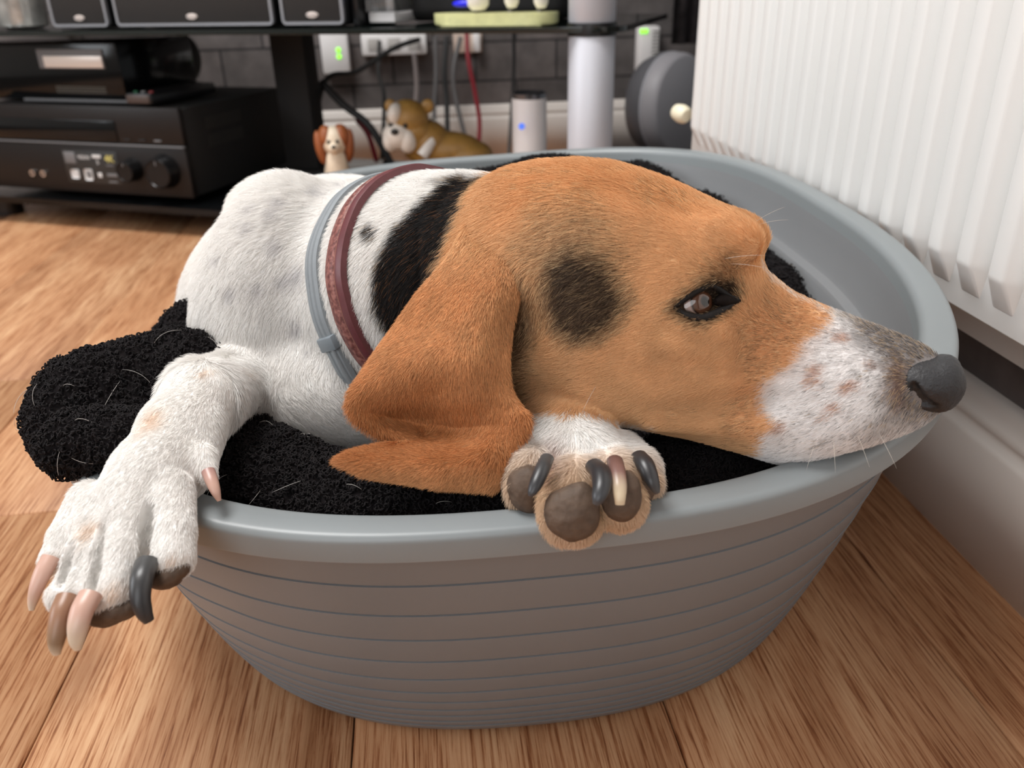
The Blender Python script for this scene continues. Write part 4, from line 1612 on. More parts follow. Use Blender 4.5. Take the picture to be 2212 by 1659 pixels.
eyes = [EYE_C, mirror(EYE_C)]
for a, b in zip(both(1480, 604, 200), both(1560, 592, 165)):
    df.push(a, b, 40, 9)                                              # upper lid
for a, b in zip(both(1470, 706, 200), both(1550, 704, 165)):
    df.push(a, b, 34, 8)                                              # lower lid
opening = [((1468, 661), 8), ((1490, 660), 19), ((1516, 653), 27), ((1540, 648), 25), ((1562, 648), 15), ((1584, 648), 6)]
for s_ in (0, 1):
    op = [(hit(*p) + eye_n * 4, r) for p, r in opening] if s_ == 0 else [(mirror(p), r) for p, r in op]
    for p, q in zip(op[:-1], op[1:]):
        df.capsule(p[0], q[0], p[1], q[1], 4, True)

if 'DEBUG_DEPTH' in globals():
    for p in ((1000, 560), (1050, 600), (1100, 650), (950, 700), (1050, 750), (900, 800), (1050, 850), (820, 850), (1120, 900), (900, 900), (740, 700), (700, 600), (560, 500), (430, 700), (1300, 650), (1515, 640), (1800, 850), (1900, 850), (1240, 900)):
        print('depth', p, round(float(depth_of(hit(*p))), 3))
BV, BQ = df.mesh(2)
BN = vnormals(BV, BQ)
print('dog verts', len(BV))

# ------------------------------------------------------------------ coat: where the colours lie on the dog
def lin(r, g, b):
    return np.array(srgb(r, g, b)[:3])


WHITE, TAN, TANDARK, BLACK_ = lin(250, 247, 243), lin(232, 184, 136), lin(178, 108, 58), lin(30, 27, 26)
SABLE, GREYM, FRECK, MUZ = lin(80, 66, 56), lin(104, 96, 93), lin(186, 134, 106), lin(240, 236, 234)


def flat_poly(pts):
    """an outline drawn on the dog's side: pixel corners taken onto the body, kept as side coordinates"""
    return np.array([hit(*p)[:2] for p in pts])


def poly_dist(P, poly):
    """signed distance of points to a closed outline, negative inside"""
    x, y = P[:, 0], P[:, 1]
    best = np.full(len(P), 1e9)
    inside = np.zeros(len(P), bool)
    n = len(poly)
    for i in range(n):
        x0, y0 = poly[i]
        x1, y1 = poly[(i + 1) % n]
        dx, dy = x1 - x0, y1 - y0
        t = np.clip(((x - x0) * dx + (y - y0) * dy) / (dx * dx + dy * dy + 1e-9), 0, 1)
        best = np.minimum(best, (x - x0 - t * dx) ** 2 + (y - y0 - t * dy) ** 2)
        c = ((y0 > y) != (y1 > y)) & (x < (x1 - x0) * (y - y0) / (y1 - y0 + 1e-12) + x0)
        inside ^= c
    best = np.sqrt(best)
    return np.where(inside, -best, best)


Z_TAN = flat_poly([(1075, 345), (1020, 400), (985, 470), (960, 530), (930, 590), (880, 640), (850, 700), (880, 760), (1000, 860), (1080, 905), (1200, 897), (1300, 909),
                   (1400, 926), (1450, 960), (1500, 985), (1600, 1010), (1650, 1020), (1652, 968), (1659, 935), (1690, 920), (1655, 894), (1650, 861), (1644, 835), (1670, 817), (1707, 794), (1730, 765),
                   (1763, 724), (1793, 706), (1800, 692), (1815, 640), (1760, 580), (1720, 520), (1700, 440), (1600, 360), (1450, 290), (1260, 250), (1120, 270)])
Z_BLK = flat_poly([(1050, 372), (1000, 385), (950, 412), (905, 450), (865, 490), (830, 540), (812, 590), (808, 640), (822, 690), (850, 740), (880, 690), (905, 640), (935, 590), (962, 535),
                   (985, 480), (1015, 415), (1070, 360)])
Z_SPOT = flat_poly([(793, 488), (806, 478), (822, 484), (820, 505), (806, 516), (794, 505)])
Z_FRINGE = flat_poly([(930, 362), (1000, 354), (1050, 362), (1060, 376), (1000, 372), (940, 370)])
Z_SAB = flat_poly([(1180, 600), (1205, 556), (1255, 536), (1310, 556), (1350, 596), (1368, 645), (1345, 695), (1300, 732), (1250, 738), (1205, 708), (1180, 655)])
Z_SAB2 = flat_poly([(1150, 540), (1190, 480), (1260, 450), (1320, 480), (1330, 560), (1250, 600), (1170, 610)])
Z_EYE = flat_poly([(1446, 664), (1468, 640), (1498, 618), (1528, 600), (1556, 596), (1586, 604), (1608, 630), (1598, 658), (1562, 684), (1525, 700), (1490, 696), (1460, 682)])
Z_BROW = flat_poly([(1525, 585), (1545, 560), (1580, 555), (1605, 585), (1600, 612), (1560, 608)])
Z_NOSEGREY = flat_poly([(1815, 672), (1900, 690), (1960, 705), (2010, 730), (2070, 770), (2075, 850), (2030, 905), (1975, 905), (1930, 880), (1915, 835), (1918, 795), (1890, 762), (1850, 725)])
Z_TANDEEP = flat_poly([(1610, 680), (1660, 640), (1720, 662), (1770, 690), (1740, 740), (1700, 785), (1650, 815), (1630, 860), (1640, 930), (1600, 930), (1600, 800)])
Z_TANTOP = flat_poly([(1080, 360), (1200, 345), (1330, 350), (1480, 400), (1580, 470), (1500, 490), (1380, 450), (1200, 440), (1090, 470)])
Z_NOSEBROWN = flat_poly([(1935, 770), (1960, 800), (1955, 850), (1960, 880), (1930, 888), (1912, 850), (1915, 800)])
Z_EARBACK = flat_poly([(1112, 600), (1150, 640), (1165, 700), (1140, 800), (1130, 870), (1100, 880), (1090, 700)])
Z_CHIN = flat_poly([(1860, 930), (1900, 900), (1950, 890), (2000, 895), (1980, 920), (1920, 945), (1870, 955)])
FRECKLES = [(1820, 728, 12, 9), (1763, 800, 13, 8), (1752, 822, 11, 9), (1768, 828, 10, 6), (1828, 842, 11, 9), (1842, 832, 11, 8), (1801, 880, 14, 8), (1686, 924, 14, 9), (1782, 904, 8, 5),
            (1884, 788, 8, 6)]
DOTS = [(1859, 805, 5), (1887, 790, 6), (1753, 895, 4), (1833, 895, 5), (1755, 927, 4), (1785, 950, 5), (1775, 957, 4), (1800, 955, 4), (1825, 948, 4), (1850, 935, 5), (1730, 913, 3), (1890, 850, 5),
        (1905, 870, 6), (1915, 905, 6), (1885, 915, 5)]
TICKS = [(608, 440, 22), (592, 462, 18), (548, 452, 16), (540, 490, 18), (650, 590, 34), (622, 605, 24), (665, 752, 12), (600, 530, 26), (470, 555, 16), (690, 420, 20), (560, 620, 22), (640, 700, 26),
         (748, 402, 14), (500, 630, 18), (735, 880, 22), (780, 660, 12), (780, 575, 8)]
WARM = [(195, 1142, 16), (446, 806, 10), (245, 1282, 18), (372, 1210, 10), (330, 905, 26)]
FR_ = [(hit(x, y)[:2], a, b) for x, y, a, b in FRECKLES]
DT_ = [(hit(x, y)[:2], r) for x, y, r in DOTS]
TK_ = [(hit(x, y)[:2], r) for x, y, r in TICKS]
WM_ = [(hit(x, y)[:2], r) for x, y, r in WARM]
BLAZE = np.array([hplane(x, y)[:2] for x, y in ((1638, 575), (1660, 600), (1700, 632), (1760, 662), (1800, 682), (1860, 700))])


def seg_dist(P, L):
    b = np.full(len(P), 1e9)
    for p, q in zip(L[:-1], L[1:]):
        d = q - p
        t = np.clip(((P - p) @ d) / (d @ d), 0, 1)
        b = np.minimum(b, np.linalg.norm(P - p - t[:, None] * d, axis=1))
    return b


LEG2 = [C(1190, 850, 0.450), C(1222, 905, 0.422), C(1232, 965, 0.402), C(1245, 1010, 0.388), C(1240, 1100, 0.352)]


def seg_dist3(P, L):
    return seg_dist(P, np.array(L))


def coat(P, jitter=0.0):
    n = len(P)
    xy = P[:, :2] + (rnd.normal(size=(n, 2)) * jitter if jitter else 0)
    xy = xy + np.stack([value_noise(P, 0.05, 3), value_noise(P, 0.05, 4)], 1) * 5
    sv = (P - HO) @ ex                      # along the skull
    lz = (P - HO) @ ez

    def mask(poly, soft):
        return np.clip(0.5 - poly_dist(xy, poly) / (2 * soft), 0, 1)[:, None]

    colr = np.tile(WHITE, (n, 1)) * (1 + 0.03 * value_noise(P, 0.02, 5))[:, None]
    for c, r in TK_:
        w = np.exp(-((xy - c) ** 2).sum(1) / (2 * (r * 0.5) ** 2))[:, None] * 0.5
        colr = colr * (1 - w) + lin(168, 166, 172) * w
    for c, r in WM_:
        w = np.exp(-((xy - c) ** 2).sum(1) / (2 * (r * 0.6) ** 2))[:, None] * 0.55
        colr = colr * (1 - w) + lin(222, 176, 130) * w
    head = (sv > -160)[:, None]
    m = mask(Z_TAN, 7)
    leg2 = (xy[:, 1] < C(1222, 890, 0.405)[1]) & (seg_dist3(P, LEG2) < 104)
    m = m * ~leg2[:, None]
    tan = TAN * (1 + 0.10 * value_noise(P, 0.018, 6) + 0.06 * value_noise(P, 0.05, 7))[:, None]
    colr = colr * (1 - m) + tan * m
    inmuz = np.clip((sv - 560) / 60, 0, 1)[:, None] * (1 - m) * head
    colr = colr * (1 - inmuz) + MUZ * (1 + 0.05 * value_noise(P, 0.06, 8))[:, None] * inmuz
    # the blaze along the bridge and the far side of it
    w = np.exp(-(seg_dist(xy, BLAZE) / 5.0) ** 2)[:, None] * (sv > 500)[:, None]
    colr = colr * (1 - w) + lin(236, 226, 216) * w
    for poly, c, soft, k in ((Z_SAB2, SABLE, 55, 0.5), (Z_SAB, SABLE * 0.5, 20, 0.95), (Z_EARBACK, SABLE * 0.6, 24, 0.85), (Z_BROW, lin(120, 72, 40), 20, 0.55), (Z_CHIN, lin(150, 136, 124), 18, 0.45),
                             (Z_TANDEEP, lin(206, 142, 96), 34, 0.55), (Z_TANTOP, lin(222, 158, 100), 40, 0.5), (Z_NOSEGREY, GREYM, 24, 0.8), (Z_NOSEBROWN, lin(120, 86, 66), 16, 0.75), (Z_EYE, lin(26, 20, 17), 11, 0.97), (Z_BLK, BLACK_, 6, 1.0),
                             (Z_SPOT, BLACK_, 4, 1.0), (Z_FRINGE, lin(74, 58, 48), 8, 0.7)):
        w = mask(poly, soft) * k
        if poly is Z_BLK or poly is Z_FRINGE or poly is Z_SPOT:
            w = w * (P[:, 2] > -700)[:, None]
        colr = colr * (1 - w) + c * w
    for c, a, b in FR_:
        w = np.clip(1.5 - np.sqrt(((xy[:, 0] - c[0]) / a) ** 2 + ((xy[:, 1] - c[1]) / b) ** 2), 0, 1)[:, None] * 0.75
        colr = colr * (1 - w) + FRECK * w
    for c, r in DT_:
        w = np.clip(1.5 - np.linalg.norm(xy - c, axis=1) / r, 0, 1)[:, None] * 0.7
        colr = colr * (1 - w) + lin(84, 74, 70) * w
    return colr


# paw leather: the turned up paw is brown and bare between its pads
PADZ = [(C(1140, 1062, 0.360), 52), (C(1237, 1105, 0.340), 66), (C(1338, 1082, 0.345), 52), (C(1392, 1045, 0.362), 40), (C(366, 1240, 0.332), 36), (C(245, 1320, 0.328), 46)]


def paw_tint(P, colr):
    for c, r in PADZ[:4]:
        w = np.clip(1.5 - np.linalg.norm(P - c, axis=1) / (r * 1.7), 0, 1)[:, None] * 0.8
        colr = colr * (1 - w) + lin(206, 172, 136) * w
    c = C(1200, 1005, 0.365)
    w = np.exp(-np.linalg.norm((P - c) / (20, 48, 60), axis=1) ** 2)[:, None] * 0.75
    return colr * (1 - w) + lin(140, 96, 90) * w


GUIDES = [(1980, 760, -0.95, -0.2), (1850, 700, -0.96, -0.15), (1850, 850, -0.8, 0.45), (1950, 900, -0.75, 0.6), (1700, 950, -0.9, 0.35), (1720, 720, -0.95, 0.1), (1650, 620, -0.8, -0.5), (1560, 480, -0.9, -0.45),
          (1400, 400, -0.98, -0.1), (1250, 370, -0.98, 0.1), (1350, 520, -0.97, 0.05), (1200, 520, -0.9, 0.35), (1280, 640, -0.85, 0.5), (1450, 760, -0.93, 0.3), (1530, 720, -0.9, 0.35), (1300, 820, -0.97, 0.2),
          (1500, 900, -0.95, 0.15), (1150, 800, -0.85, 0.3), (1140, 650, -0.3, 0.9), (1080, 450, -0.85, 0.45), (950, 450, -0.75, 0.6), (880, 560, -0.6, 0.8), (820, 650, -0.4, 0.9), (900, 380, -0.9, 0.3),
          (700, 450, -0.85, 0.45), (560, 440, -0.8, 0.5), (600, 600, -0.6, 0.8), (480, 600, -0.35, 0.95), (680, 720, -0.1, 1.0), (560, 800, 0.1, 1.0), (620, 900, 0.75, 0.5), (760, 930, 0.8, 0.4),
          (430, 830, -0.5, 0.5), (380, 950, -0.5, 0.85), (280, 1090, -0.5, 0.85), (200, 1200, -0.4, 0.9), (360, 1180, -0.05, 1.0), (250, 1260, -0.2, 1.0), (1230, 920, 0.1, 1.0), (1250, 1050, 0.0, 1.0), (1150, 1050, -0.3, 0.9),
          (1370, 1040, 0.4, 0.9), (900, 700, -0.3, 0.9)]
G_XY = np.array([hit(x, y)[:2] for x, y, _, _ in GUIDES])
G_D = np.array([unit((dx, -dy, 0.7 if x < 460 and y > 780 else -0.25)) for x, y, dx, dy in GUIDES])


def comb(P, N):
    d2 = ((P[:, None, :2] - G_XY[None]) ** 2).sum(2) + 400.0
    w = 1 / d2 ** 2
    d = (w @ G_D) / w.sum(1)[:, None]
    return tangent(N, d)


M_COAT = attr_material('dog_coat', 0.75, 0.08)


def set_colour(me, c):
    a = me.color_attributes.new('coat', 'FLOAT_COLOR', 'POINT')
    c4 = np.ones((len(c), 4), np.float32)
    c4[:, :3] = c
    a.data.foreach_set('color', c4.ravel())


BC = np.clip(paw_tint(BV, coat(BV)), 0.004, 1)
dog = from_np('dog', to_world(BV), BQ, M_COAT)
set_colour(dog.data, BC * 0.92)
props(dog, 'white, black and tan hound lying in the dog bed with its chin on the rim', 'dog')

# --- ears: a folded leather with thickness
EAR = [  # left x,y  right x,y  depths across (five)
    ((1010, 480), (1120, 520), (0.402, 0.400, 0.398, 0.397, 0.398)),
    ((968, 560), (1122, 572), (0.398, 0.392, 0.387, 0.384, 0.388)),
    ((905, 635), (1120, 635), (0.400, 0.389, 0.381, 0.376, 0.383)),
    ((850, 712), (1106, 700), (0.404, 0.390, 0.379, 0.373, 0.381)),
    ((800, 785), (1098, 770), (0.396, 0.385, 0.376, 0.371, 0.380)),
    ((757, 850), (1102, 832), (0.386, 0.390, 0.388, 0.375, 0.378)),
    ((757, 893), (1122, 875), (0.383, 0.402, 0.400, 0.380, 0.374)),
    ((800, 928), (1146, 908), (0.388, 0.403, 0.398, 0.378, 0.369)),
    ((846, 958), (1128, 960), (0.389, 0.392, 0.386, 0.372, 0.370)),
    ((738, 988), (1104, 1006), (0.371, 0.370, 0.368, 0.367, 0.370)),
    ((746, 1006), (1090, 1036), (0.369, 0.369, 0.368, 0.368, 0.372)),
    ((860, 1032), (1072, 1054), (0.372, 0.372, 0.372, 0.373, 0.375)),
]
ctrl = []
for (lx_, ly_), (rx_, ry_), ds in EAR:
    row = []
    for i, d_ in enumerate(ds):
        t = i / 4
        row.append((lx_ + (rx_ - lx_) * t, ly_ + (ry_ - ly_) * t + math.sin(math.pi * t) * 6, d_))
    ctrl.append(row)
ctrl = np.array(ctrl)
NR, NCc = 110, 60
mid = np.stack([spline(ctrl[r], NCc) for r in range(len(ctrl))])
grid = np.stack([spline(mid[:, c], NR) for c in range(NCc)], 1)
EG = C(grid[..., 0].ravel(), grid[..., 1].ravel(), grid[..., 2].ravel()).T.reshape(NR, NCc, 3)
# long soft ridges and furrows in the leather
EGf = EG.reshape(-1, 3)
EGf[:, 2] += (6 * value_noise(EGf * (1, 0.25, 1), 0.02, 9))
EG = EGf.reshape(NR, NCc, 3)


def sheet(G, th):
    nr, nc = G.shape[:2]
    du = np.gradient(G, axis=1)
    dv = np.gradient(G, axis=0)
    n = np.cross(du, -dv)
    n /= np.linalg.norm(n, axis=2)[..., None] + 1e-9
    e = np.minimum.outer(np.minimum(np.arange(nr), nr - 1 - np.arange(nr)) / 6, np.ones(nc))
    e = np.minimum(e, np.minimum(np.arange(nc), nc - 1 - np.arange(nc))[None] / 6)
    w = np.sqrt(np.clip(1 - (1 - np.clip(e, 0, 1)) ** 2, 0.02, 1))[..., None]
    V = np.concatenate([(G + n * w * th / 2).reshape(-1, 3), (G - n * w * th / 2).reshape(-1, 3)])
    Q = []
    o = nr * nc
    for r in range(nr - 1):
        for c in range(nc - 1):
            a = r * nc + c
            Q.append((a, a + nc, a + nc + 1, a + 1))
            Q.append((o + a, o + a + 1, o + a + nc + 1, o + a + nc))
    for r in range(nr - 1):
        a, b = r * nc, r * nc + nc - 1
        Q.append((a, o + a, o + a + nc, a + nc))
        Q.append((b, b + nc, o + b + nc, o + b))
    for c in range(nc - 1):
        a, b = c, (nr - 1) * nc + c
        Q.append((a, a + 1, o + a + 1, o + a))
        Q.append((b, o + b, o + b + 1, b + 1))
    return V, np.array(Q)


EV, EQ = sheet(EG, 22)
EV = relax(EV, EQ, 2)
EN = vnormals(EV, EQ)
if (EN[:NR * NCc, 2].mean()) < 0:
    EQ = EQ[:, ::-1]
    EN = -EN
E_DARK = flat_poly([(770, 850), (850, 820), (960, 830), (1040, 860), (1040, 930), (960, 960), (860, 950), (790, 900)])


def ear_coat(P):
    c = lin(218, 160, 110) * (1 + 0.08 * value_noise(P, 0.02, 11) + 0.10 * value_noise(P * (1, 0.3, 1), 0.06, 12))[:, None]
    Y = P[:, 1]
    top = np.clip((Y - C(1000, 620, 0.385)[1]) / 90, 0, 1)[:, None]
    c = c * (1 - top) + TAN * top
    d = np.clip((C(1000, 760, 0.38)[1] - Y) / 120, 0, 1) * np.clip((Y - C(1000, 985, 0.375)[1]) / 30 + 1, 0, 1)
    return c * (1 - d[:, None]) + lin(194, 130, 82) * d[:, None]


ear = from_np('ear', to_world(EV), EQ, M_COAT, dog)
set_colour(ear.data, ear_coat(EV) * 0.92)


FV = mirror(EV)
ear2 = from_np('ear', to_world(FV), EQ[:, ::-1], M_COAT, dog)
set_colour(ear2.data, ear_coat(EV) * 0.92)

# --- nose leather with nostrils
R3 = np.array([ex, ey, ez])
nf = Field(HN + (-150, -130, -150), HN + (90, 110, 130), 3.4)
nc_ = hplane(1993, 822)
nf.ellip(nc_, (75, 48, 74), 1, R3)
nf.ellip(hplane(2008, 856), (44, 26, 48), 24, R3)
nf.ellip(hplane(2042, 806), (26, 34, 50), 26, R3)


def nose_hit(px, py):
    d = np.array([px - 1106, -(py - 829.5), -F_PX]) / F_PX
    t = np.linspace(0.25 / UN, 0.5 / UN, 3000)
    P = EYE + t[:, None] * d
    i = np.round((P - nf.lo) / nf.h).astype(int)
    ok = ((i >= 0) & (i < nf.n)).all(1)
    v = np.full(len(t), 9.0)
    v[ok] = nf.f[i[ok, 0], i[ok, 1], i[ok, 2]]
    k = np.nonzero(v < 0)[0]
    return P[k[0]] if len(k) else C(px, py, 0.37)


nl = [nose_hit(x, y) for x, y in ((1974, 834), (1981, 856), (1996, 872), (2018, 879))]
for side in (0, 1):
    pts = nl if side == 0 else [mirror(p) for p in nl]
    for p, q, ra, rb_ in zip(pts[:-1], pts[1:], (7, 12, 13), (12, 13, 7)):
        nf.capsule(p, q, ra, rb_, 5, True)
nf.push(hplane(2072, 800), hplane(2060, 880), 12, -6)
NV, NQ = nf.mesh(1)
NV = NV + vnormals(NV, NQ) * (value_noise(NV, 0.30, 3) * 0.8)[:, None]
nose = from_np('nose', to_world(NV), NQ, attr_material('nose_leather', 0.5, 0.45, bump=0.35, bscale=1100), dog)
nose['label'] = 'dark grey nose'
ncol = np.tile(lin(42, 42, 44), (len(NV), 1))
for pts in (nl, [mirror(p) for p in nl]):
    dd = np.min([np.linalg.norm(NV - (p + (q - p) * t), axis=1) for p, q in zip(pts[:-1], pts[1:]) for t in (0, 0.5, 1)], axis=0)
    w = np.clip(1.6 - dd / 9, 0, 1)[:, None]
    ncol = ncol * (1 - w) + lin(12, 11, 11) * w  # shade inside the nostrils painted into the nose colour
set_colour(nose.data, ncol)

# --- eyes
M_LID = plain('eye_rim', srgb(20, 16, 15), 0.6, spec=0.25)
for s_, c in zip((1, -1), eyes):
    th, ph = np.meshgrid(np.linspace(0, math.pi, 40), np.linspace(0, 2 * math.pi, 64, endpoint=False), indexing='ij')
    gn = eye_n if s_ == 1 else mirror(HO + eye_n) - HO
    gaze = unit(gn + 0.22 * ex + 0.10 * ey)
    g1 = unit(np.cross(gaze, ey))
    g2 = np.cross(g1, gaze)
    bulge = 1 + 0.07 * np.exp(-(th / 0.55) ** 4)
    V = c + EYE_R * bulge[..., None] * (np.cos(th)[..., None] * gaze + np.sin(th)[..., None] * (np.cos(ph)[..., None] * g1 + np.sin(ph)[..., None] * g2))
    nr, nc = th.shape
    Q = np.array([(r * nc + k, (r + 1) * nc + k, (r + 1) * nc + (k + 1) % nc, r * nc + (k + 1) % nc) for r in range(nr - 1) for k in range(nc)])
    V = V.reshape(-1, 3)
    ang = th.ravel()
    cc = np.tile(lin(164, 142, 134), (len(V), 1))
    for lim, soft, k in ((0.64, 0.06, lin(34, 22, 17)), (0.56, 0.05, lin(84, 54, 38)), (0.24, 0.05, lin(5, 4, 4))):
        w = np.clip((lim - ang) / soft, 0, 1)[:, None]
        cc = cc * (1 - w) + k * w
    if (vnormals(V, Q) * (V - c)).sum() < 0:
        Q = Q[:, ::-1]
    m = attr_material('eye_gloss', 0.05, 0.6)
    m.node_tree.nodes['Principled BSDF'].inputs['Coat Weight'].default_value = 0.6
    e = from_np('eye', to_world(V), Q, m, dog)
    set_colour(e.data, cc)

    for nm, L in (('upper_eyelid', LIDS[0]), ('lower_eyelid', LIDS[1])):
        Lp = L if s_ == 1 else mirror(L)
        P = spline(Lp + gn * 1.0, 30)
        r = (5 + (2.5 if nm == 'upper_eyelid' else 4.0) * np.sin(np.linspace(0.1, math.pi - 0.1, 30))) * UN
        MB().tube([Vector(v_) for v_ in to_world(P)], list(r), 10).build(nm, M_LID, dog)
    P = np.array([0.5 * (LIDS[0][i] + LIDS[1][i]) for i in (4, 5, 6, 7)]) - eye_n * 4 + ex * 8
    P = P if s_ == 1 else mirror(P)
    MB().tube([Vector(v_) for v_ in to_world(spline(P, 12))], list(np.array([5, 9, 12, 13, 13, 12, 11, 9, 8, 6, 5, 3]) * UN), 10).build('tear_duct', plain('tear_duct', srgb(22, 16, 14), 0.7, spec=0.1), dog)

# --- pads and claws
M_PAD = plain('paw_pad', srgb(90, 74, 62), 0.62, spec=0.3, noise=0.25, nscale=240, bump=0.5)


def pad(parts, name='toe_pad'):
    """parts: (px, py, depth, (half sizes), turn), melted into one worn leather pad"""
    cs = np.array([C(*p[:3]) for p in parts])
    m = max(max(p[3]) for p in parts) * 1.35
    f = Field(cs.min(0) - m, cs.max(0) + m, 3.6)
    for p, c_ in zip(parts, cs):
        a_ = p[4]
        f.ellip(c_, p[3], 26, np.array([[math.cos(a_), math.sin(a_), 0], [-math.sin(a_), math.cos(a_), 0], [0, 0, 1.0]]))
    V, Q = f.mesh(1)
    V = V + vnormals(V, Q) * (value_noise(V, 0.05, 31) * 2.0 + value_noise(V, 0.2, 32) * 0.8)[:, None]
    from_np(name, to_world(V), Q, M_PAD, dog)


pad([(1132, 1062, 0.3620, (30, 44, 28), 0.45), (1150, 1040, 0.3610, (24, 30, 24), 0.3)])
pad([(1238, 1118, 0.3405, (46, 42, 30), 0), (1252, 1085, 0.3405, (28, 36, 28), -0.3), (1216, 1095, 0.3415, (28, 28, 26), 0.5)])
pad([(1340, 1086, 0.3440, (34, 34, 28), 0.3), (1352, 1056, 0.3450, (22, 34, 24), -0.2)])
pad([(1392, 1050, 0.3610, (22, 38, 24), -0.25)])
pad([(372, 1236, 0.3350, (32, 20, 28), 0.45), (352, 1248, 0.336, (20, 16, 24), 0.2)])
pad([(252, 1316, 0.3270, (44, 22, 32), 0.25), (222, 1322, 0.328, (22, 18, 26), 0)])


def claw(pts, cols, name='claw', label=None, flat=0.8):
    """pts: px, py, depth, radius"""
    P = spline([np.append(C(x, y, d_), r) for x, y, d_, r in pts], 22)
    mb = MB().tube([Vector(v_) for v_ in to_world(P[:, :3])], list(np.maximum(P[:, 3], 1.5) * UN), 14, flat=flat)
    bmesh.ops.recalc_face_normals(mb.bm, faces=mb.bm.faces)
    o = mb.build(name, attr_material('claw_horn', 0.35, 0.5), dog)
    n = len(o.data.vertices)
    W = to_dog(np.array([v_.co for v_ in o.data.vertices]))
    i = ((W[:, None] - P[None, :, :3]) ** 2).sum(2).argmin(1) / 21.0
    c = np.stack([np.interp(i, np.linspace(0, 1, len(cols)), [q[k] for q in cols]) for k in range(3)], 1)
    set_colour(o.data, c)
    if label:
        o['label'] = label


DK, DK2 = lin(46, 46, 48), lin(78, 78, 78)
PINK, HORN, BRN = lin(202, 164, 148), lin(212, 198, 178), lin(150, 112, 88)
claw([(318, 1215, 0.330, 20), (306, 1250, 0.322, 19), (303, 1290, 0.319, 17), (311, 1322, 0.319, 14), (322, 1342, 0.320, 9)], [DK2, DK, DK], label='black claw')
claw([(196, 1285, 0.318, 20), (178, 1318, 0.313, 19), (168, 1355, 0.311, 17), (165, 1385, 0.312, 13), (168, 1402, 0.313, 7)], [PINK, PINK, HORN, HORN], label='pinkish claw')
claw([(146, 1290, 0.322, 19), (132, 1325, 0.317, 18), (124, 1365, 0.315, 16), (120, 1395, 0.315, 12), (122, 1412, 0.316, 7)], [BRN, BRN, lin(140, 116, 92), HORN], label='brownish claw')
claw([(110, 1205, 0.345, 17), (92, 1238, 0.341, 16), (78, 1272, 0.339, 13), (70, 1300, 0.339, 9), (68, 1318, 0.339, 5)], [PINK, PINK, HORN], label='pinkish claw')
claw([(450, 1018, 0.368, 13), (458, 1040, 0.364, 12), (466, 1062, 0.362, 9), (474, 1082, 0.362, 4)], [lin(170, 130, 122), PINK, PINK], 'dew_claw', 'pinkish dew claw')
claw([(1182, 990, 0.352, 13), (1172, 1012, 0.344, 14), (1160, 1040, 0.339, 13), (1150, 1062, 0.337, 9), (1146, 1072, 0.337, 4)], [DK2, DK, lin(66, 68, 72)], label='dark grey claw')
claw([(1284, 1006, 0.344, 17), (1298, 1022, 0.334, 18), (1300, 1050, 0.327, 16), (1293, 1075, 0.324, 12), (1287, 1090, 0.324, 6)], [DK, DK, lin(70, 72, 76)], label='dark grey claw')
claw([(1328, 996, 0.346, 15), (1333, 1018, 0.336, 15), (1338, 1050, 0.329, 13), (1339, 1075, 0.327, 10), (1339, 1090, 0.327, 8)], [lin(92, 66, 62), lin(128, 96, 88), lin(214, 196, 166), lin(214, 196, 166)], label='pale claw')
claw([(1380, 986, 0.362, 16), (1394, 1004, 0.354, 17), (1407, 1034, 0.349, 14), (1416, 1056, 0.348, 9), (1420, 1066, 0.348, 5)], [DK, DK, DK2], label='dark grey claw')

# ------------------------------------------------------------------ collars round the neck
NECK = [C(1010, 615, 0.483), C(905, 622, 0.508), C(800, 650, 0.552)]


def fld(P):
    g = (P - df.lo) / df.h
    i = np.clip(np.round(g).astype(int), 0, df.n - 1)
    return df.f[i[:, 0], i[:, 1], i[:, 2]]


def ring_path(c, nn, n=160, lift=4.0, cap=1.16):
    nn = unit(nn)
    e1 = unit(np.array([0, 1.0, 0]) - nn[1] * nn)
    e2 = np.cross(nn, e1)
    th = np.linspace(0, 2 * math.pi, n, endpoint=False)
    D = np.cos(th)[:, None] * e1 + np.sin(th)[:, None] * e2
    out = []
    for d in D:
        r = np.linspace(120, 420, 300)
        k = np.nonzero(fld(c + r[:, None] * d) > 0)[0]
        out.append(r[k[0]] if len(k) else 420.0)
    out = np.array(out)
    out = np.minimum(out, np.percentile(out, 40) * cap)
    for _ in range(8):
        out = (np.roll(out, 1) + 2 * out + np.roll(out, -1)) / 4
    return c, nn, D, out + lift


def band(path, prof, name, mat, parent):
    """prof: closed list of (along the neck, outwards)"""
    c, nn, D, R = path
    n, m = len(R), len(prof)
    V = np.concatenate([c + D * (R + h)[:, None] + nn * w for w, h in prof]).reshape(m, n, 3)
    Q = []
    for j in range(m):
        j2 = (j + 1) % m
        for i in range(n):
            i2 = (i + 1) % n
            Q.append((j * n + i, j * n + i2, j2 * n + i2, j2 * n + i))
    V = V.reshape(-1, 3)
    Q = np.array(Q)
    o = from_np(name, to_world(V), Q, mat, parent)
    bm = bmesh.new()
    bm.from_mesh(o.data)
    bmesh.ops.recalc_face_normals(bm, faces=bm.faces)
    bm.to_mesh(o.data)
    bm.free()
    o.data.shade_smooth()
    o.data.set_sharp_from_angle(angle=math.radians(50))
    return o


def collar_root(name, path, label):
    return empty(name, (0, 0, 0), label, 'collar')


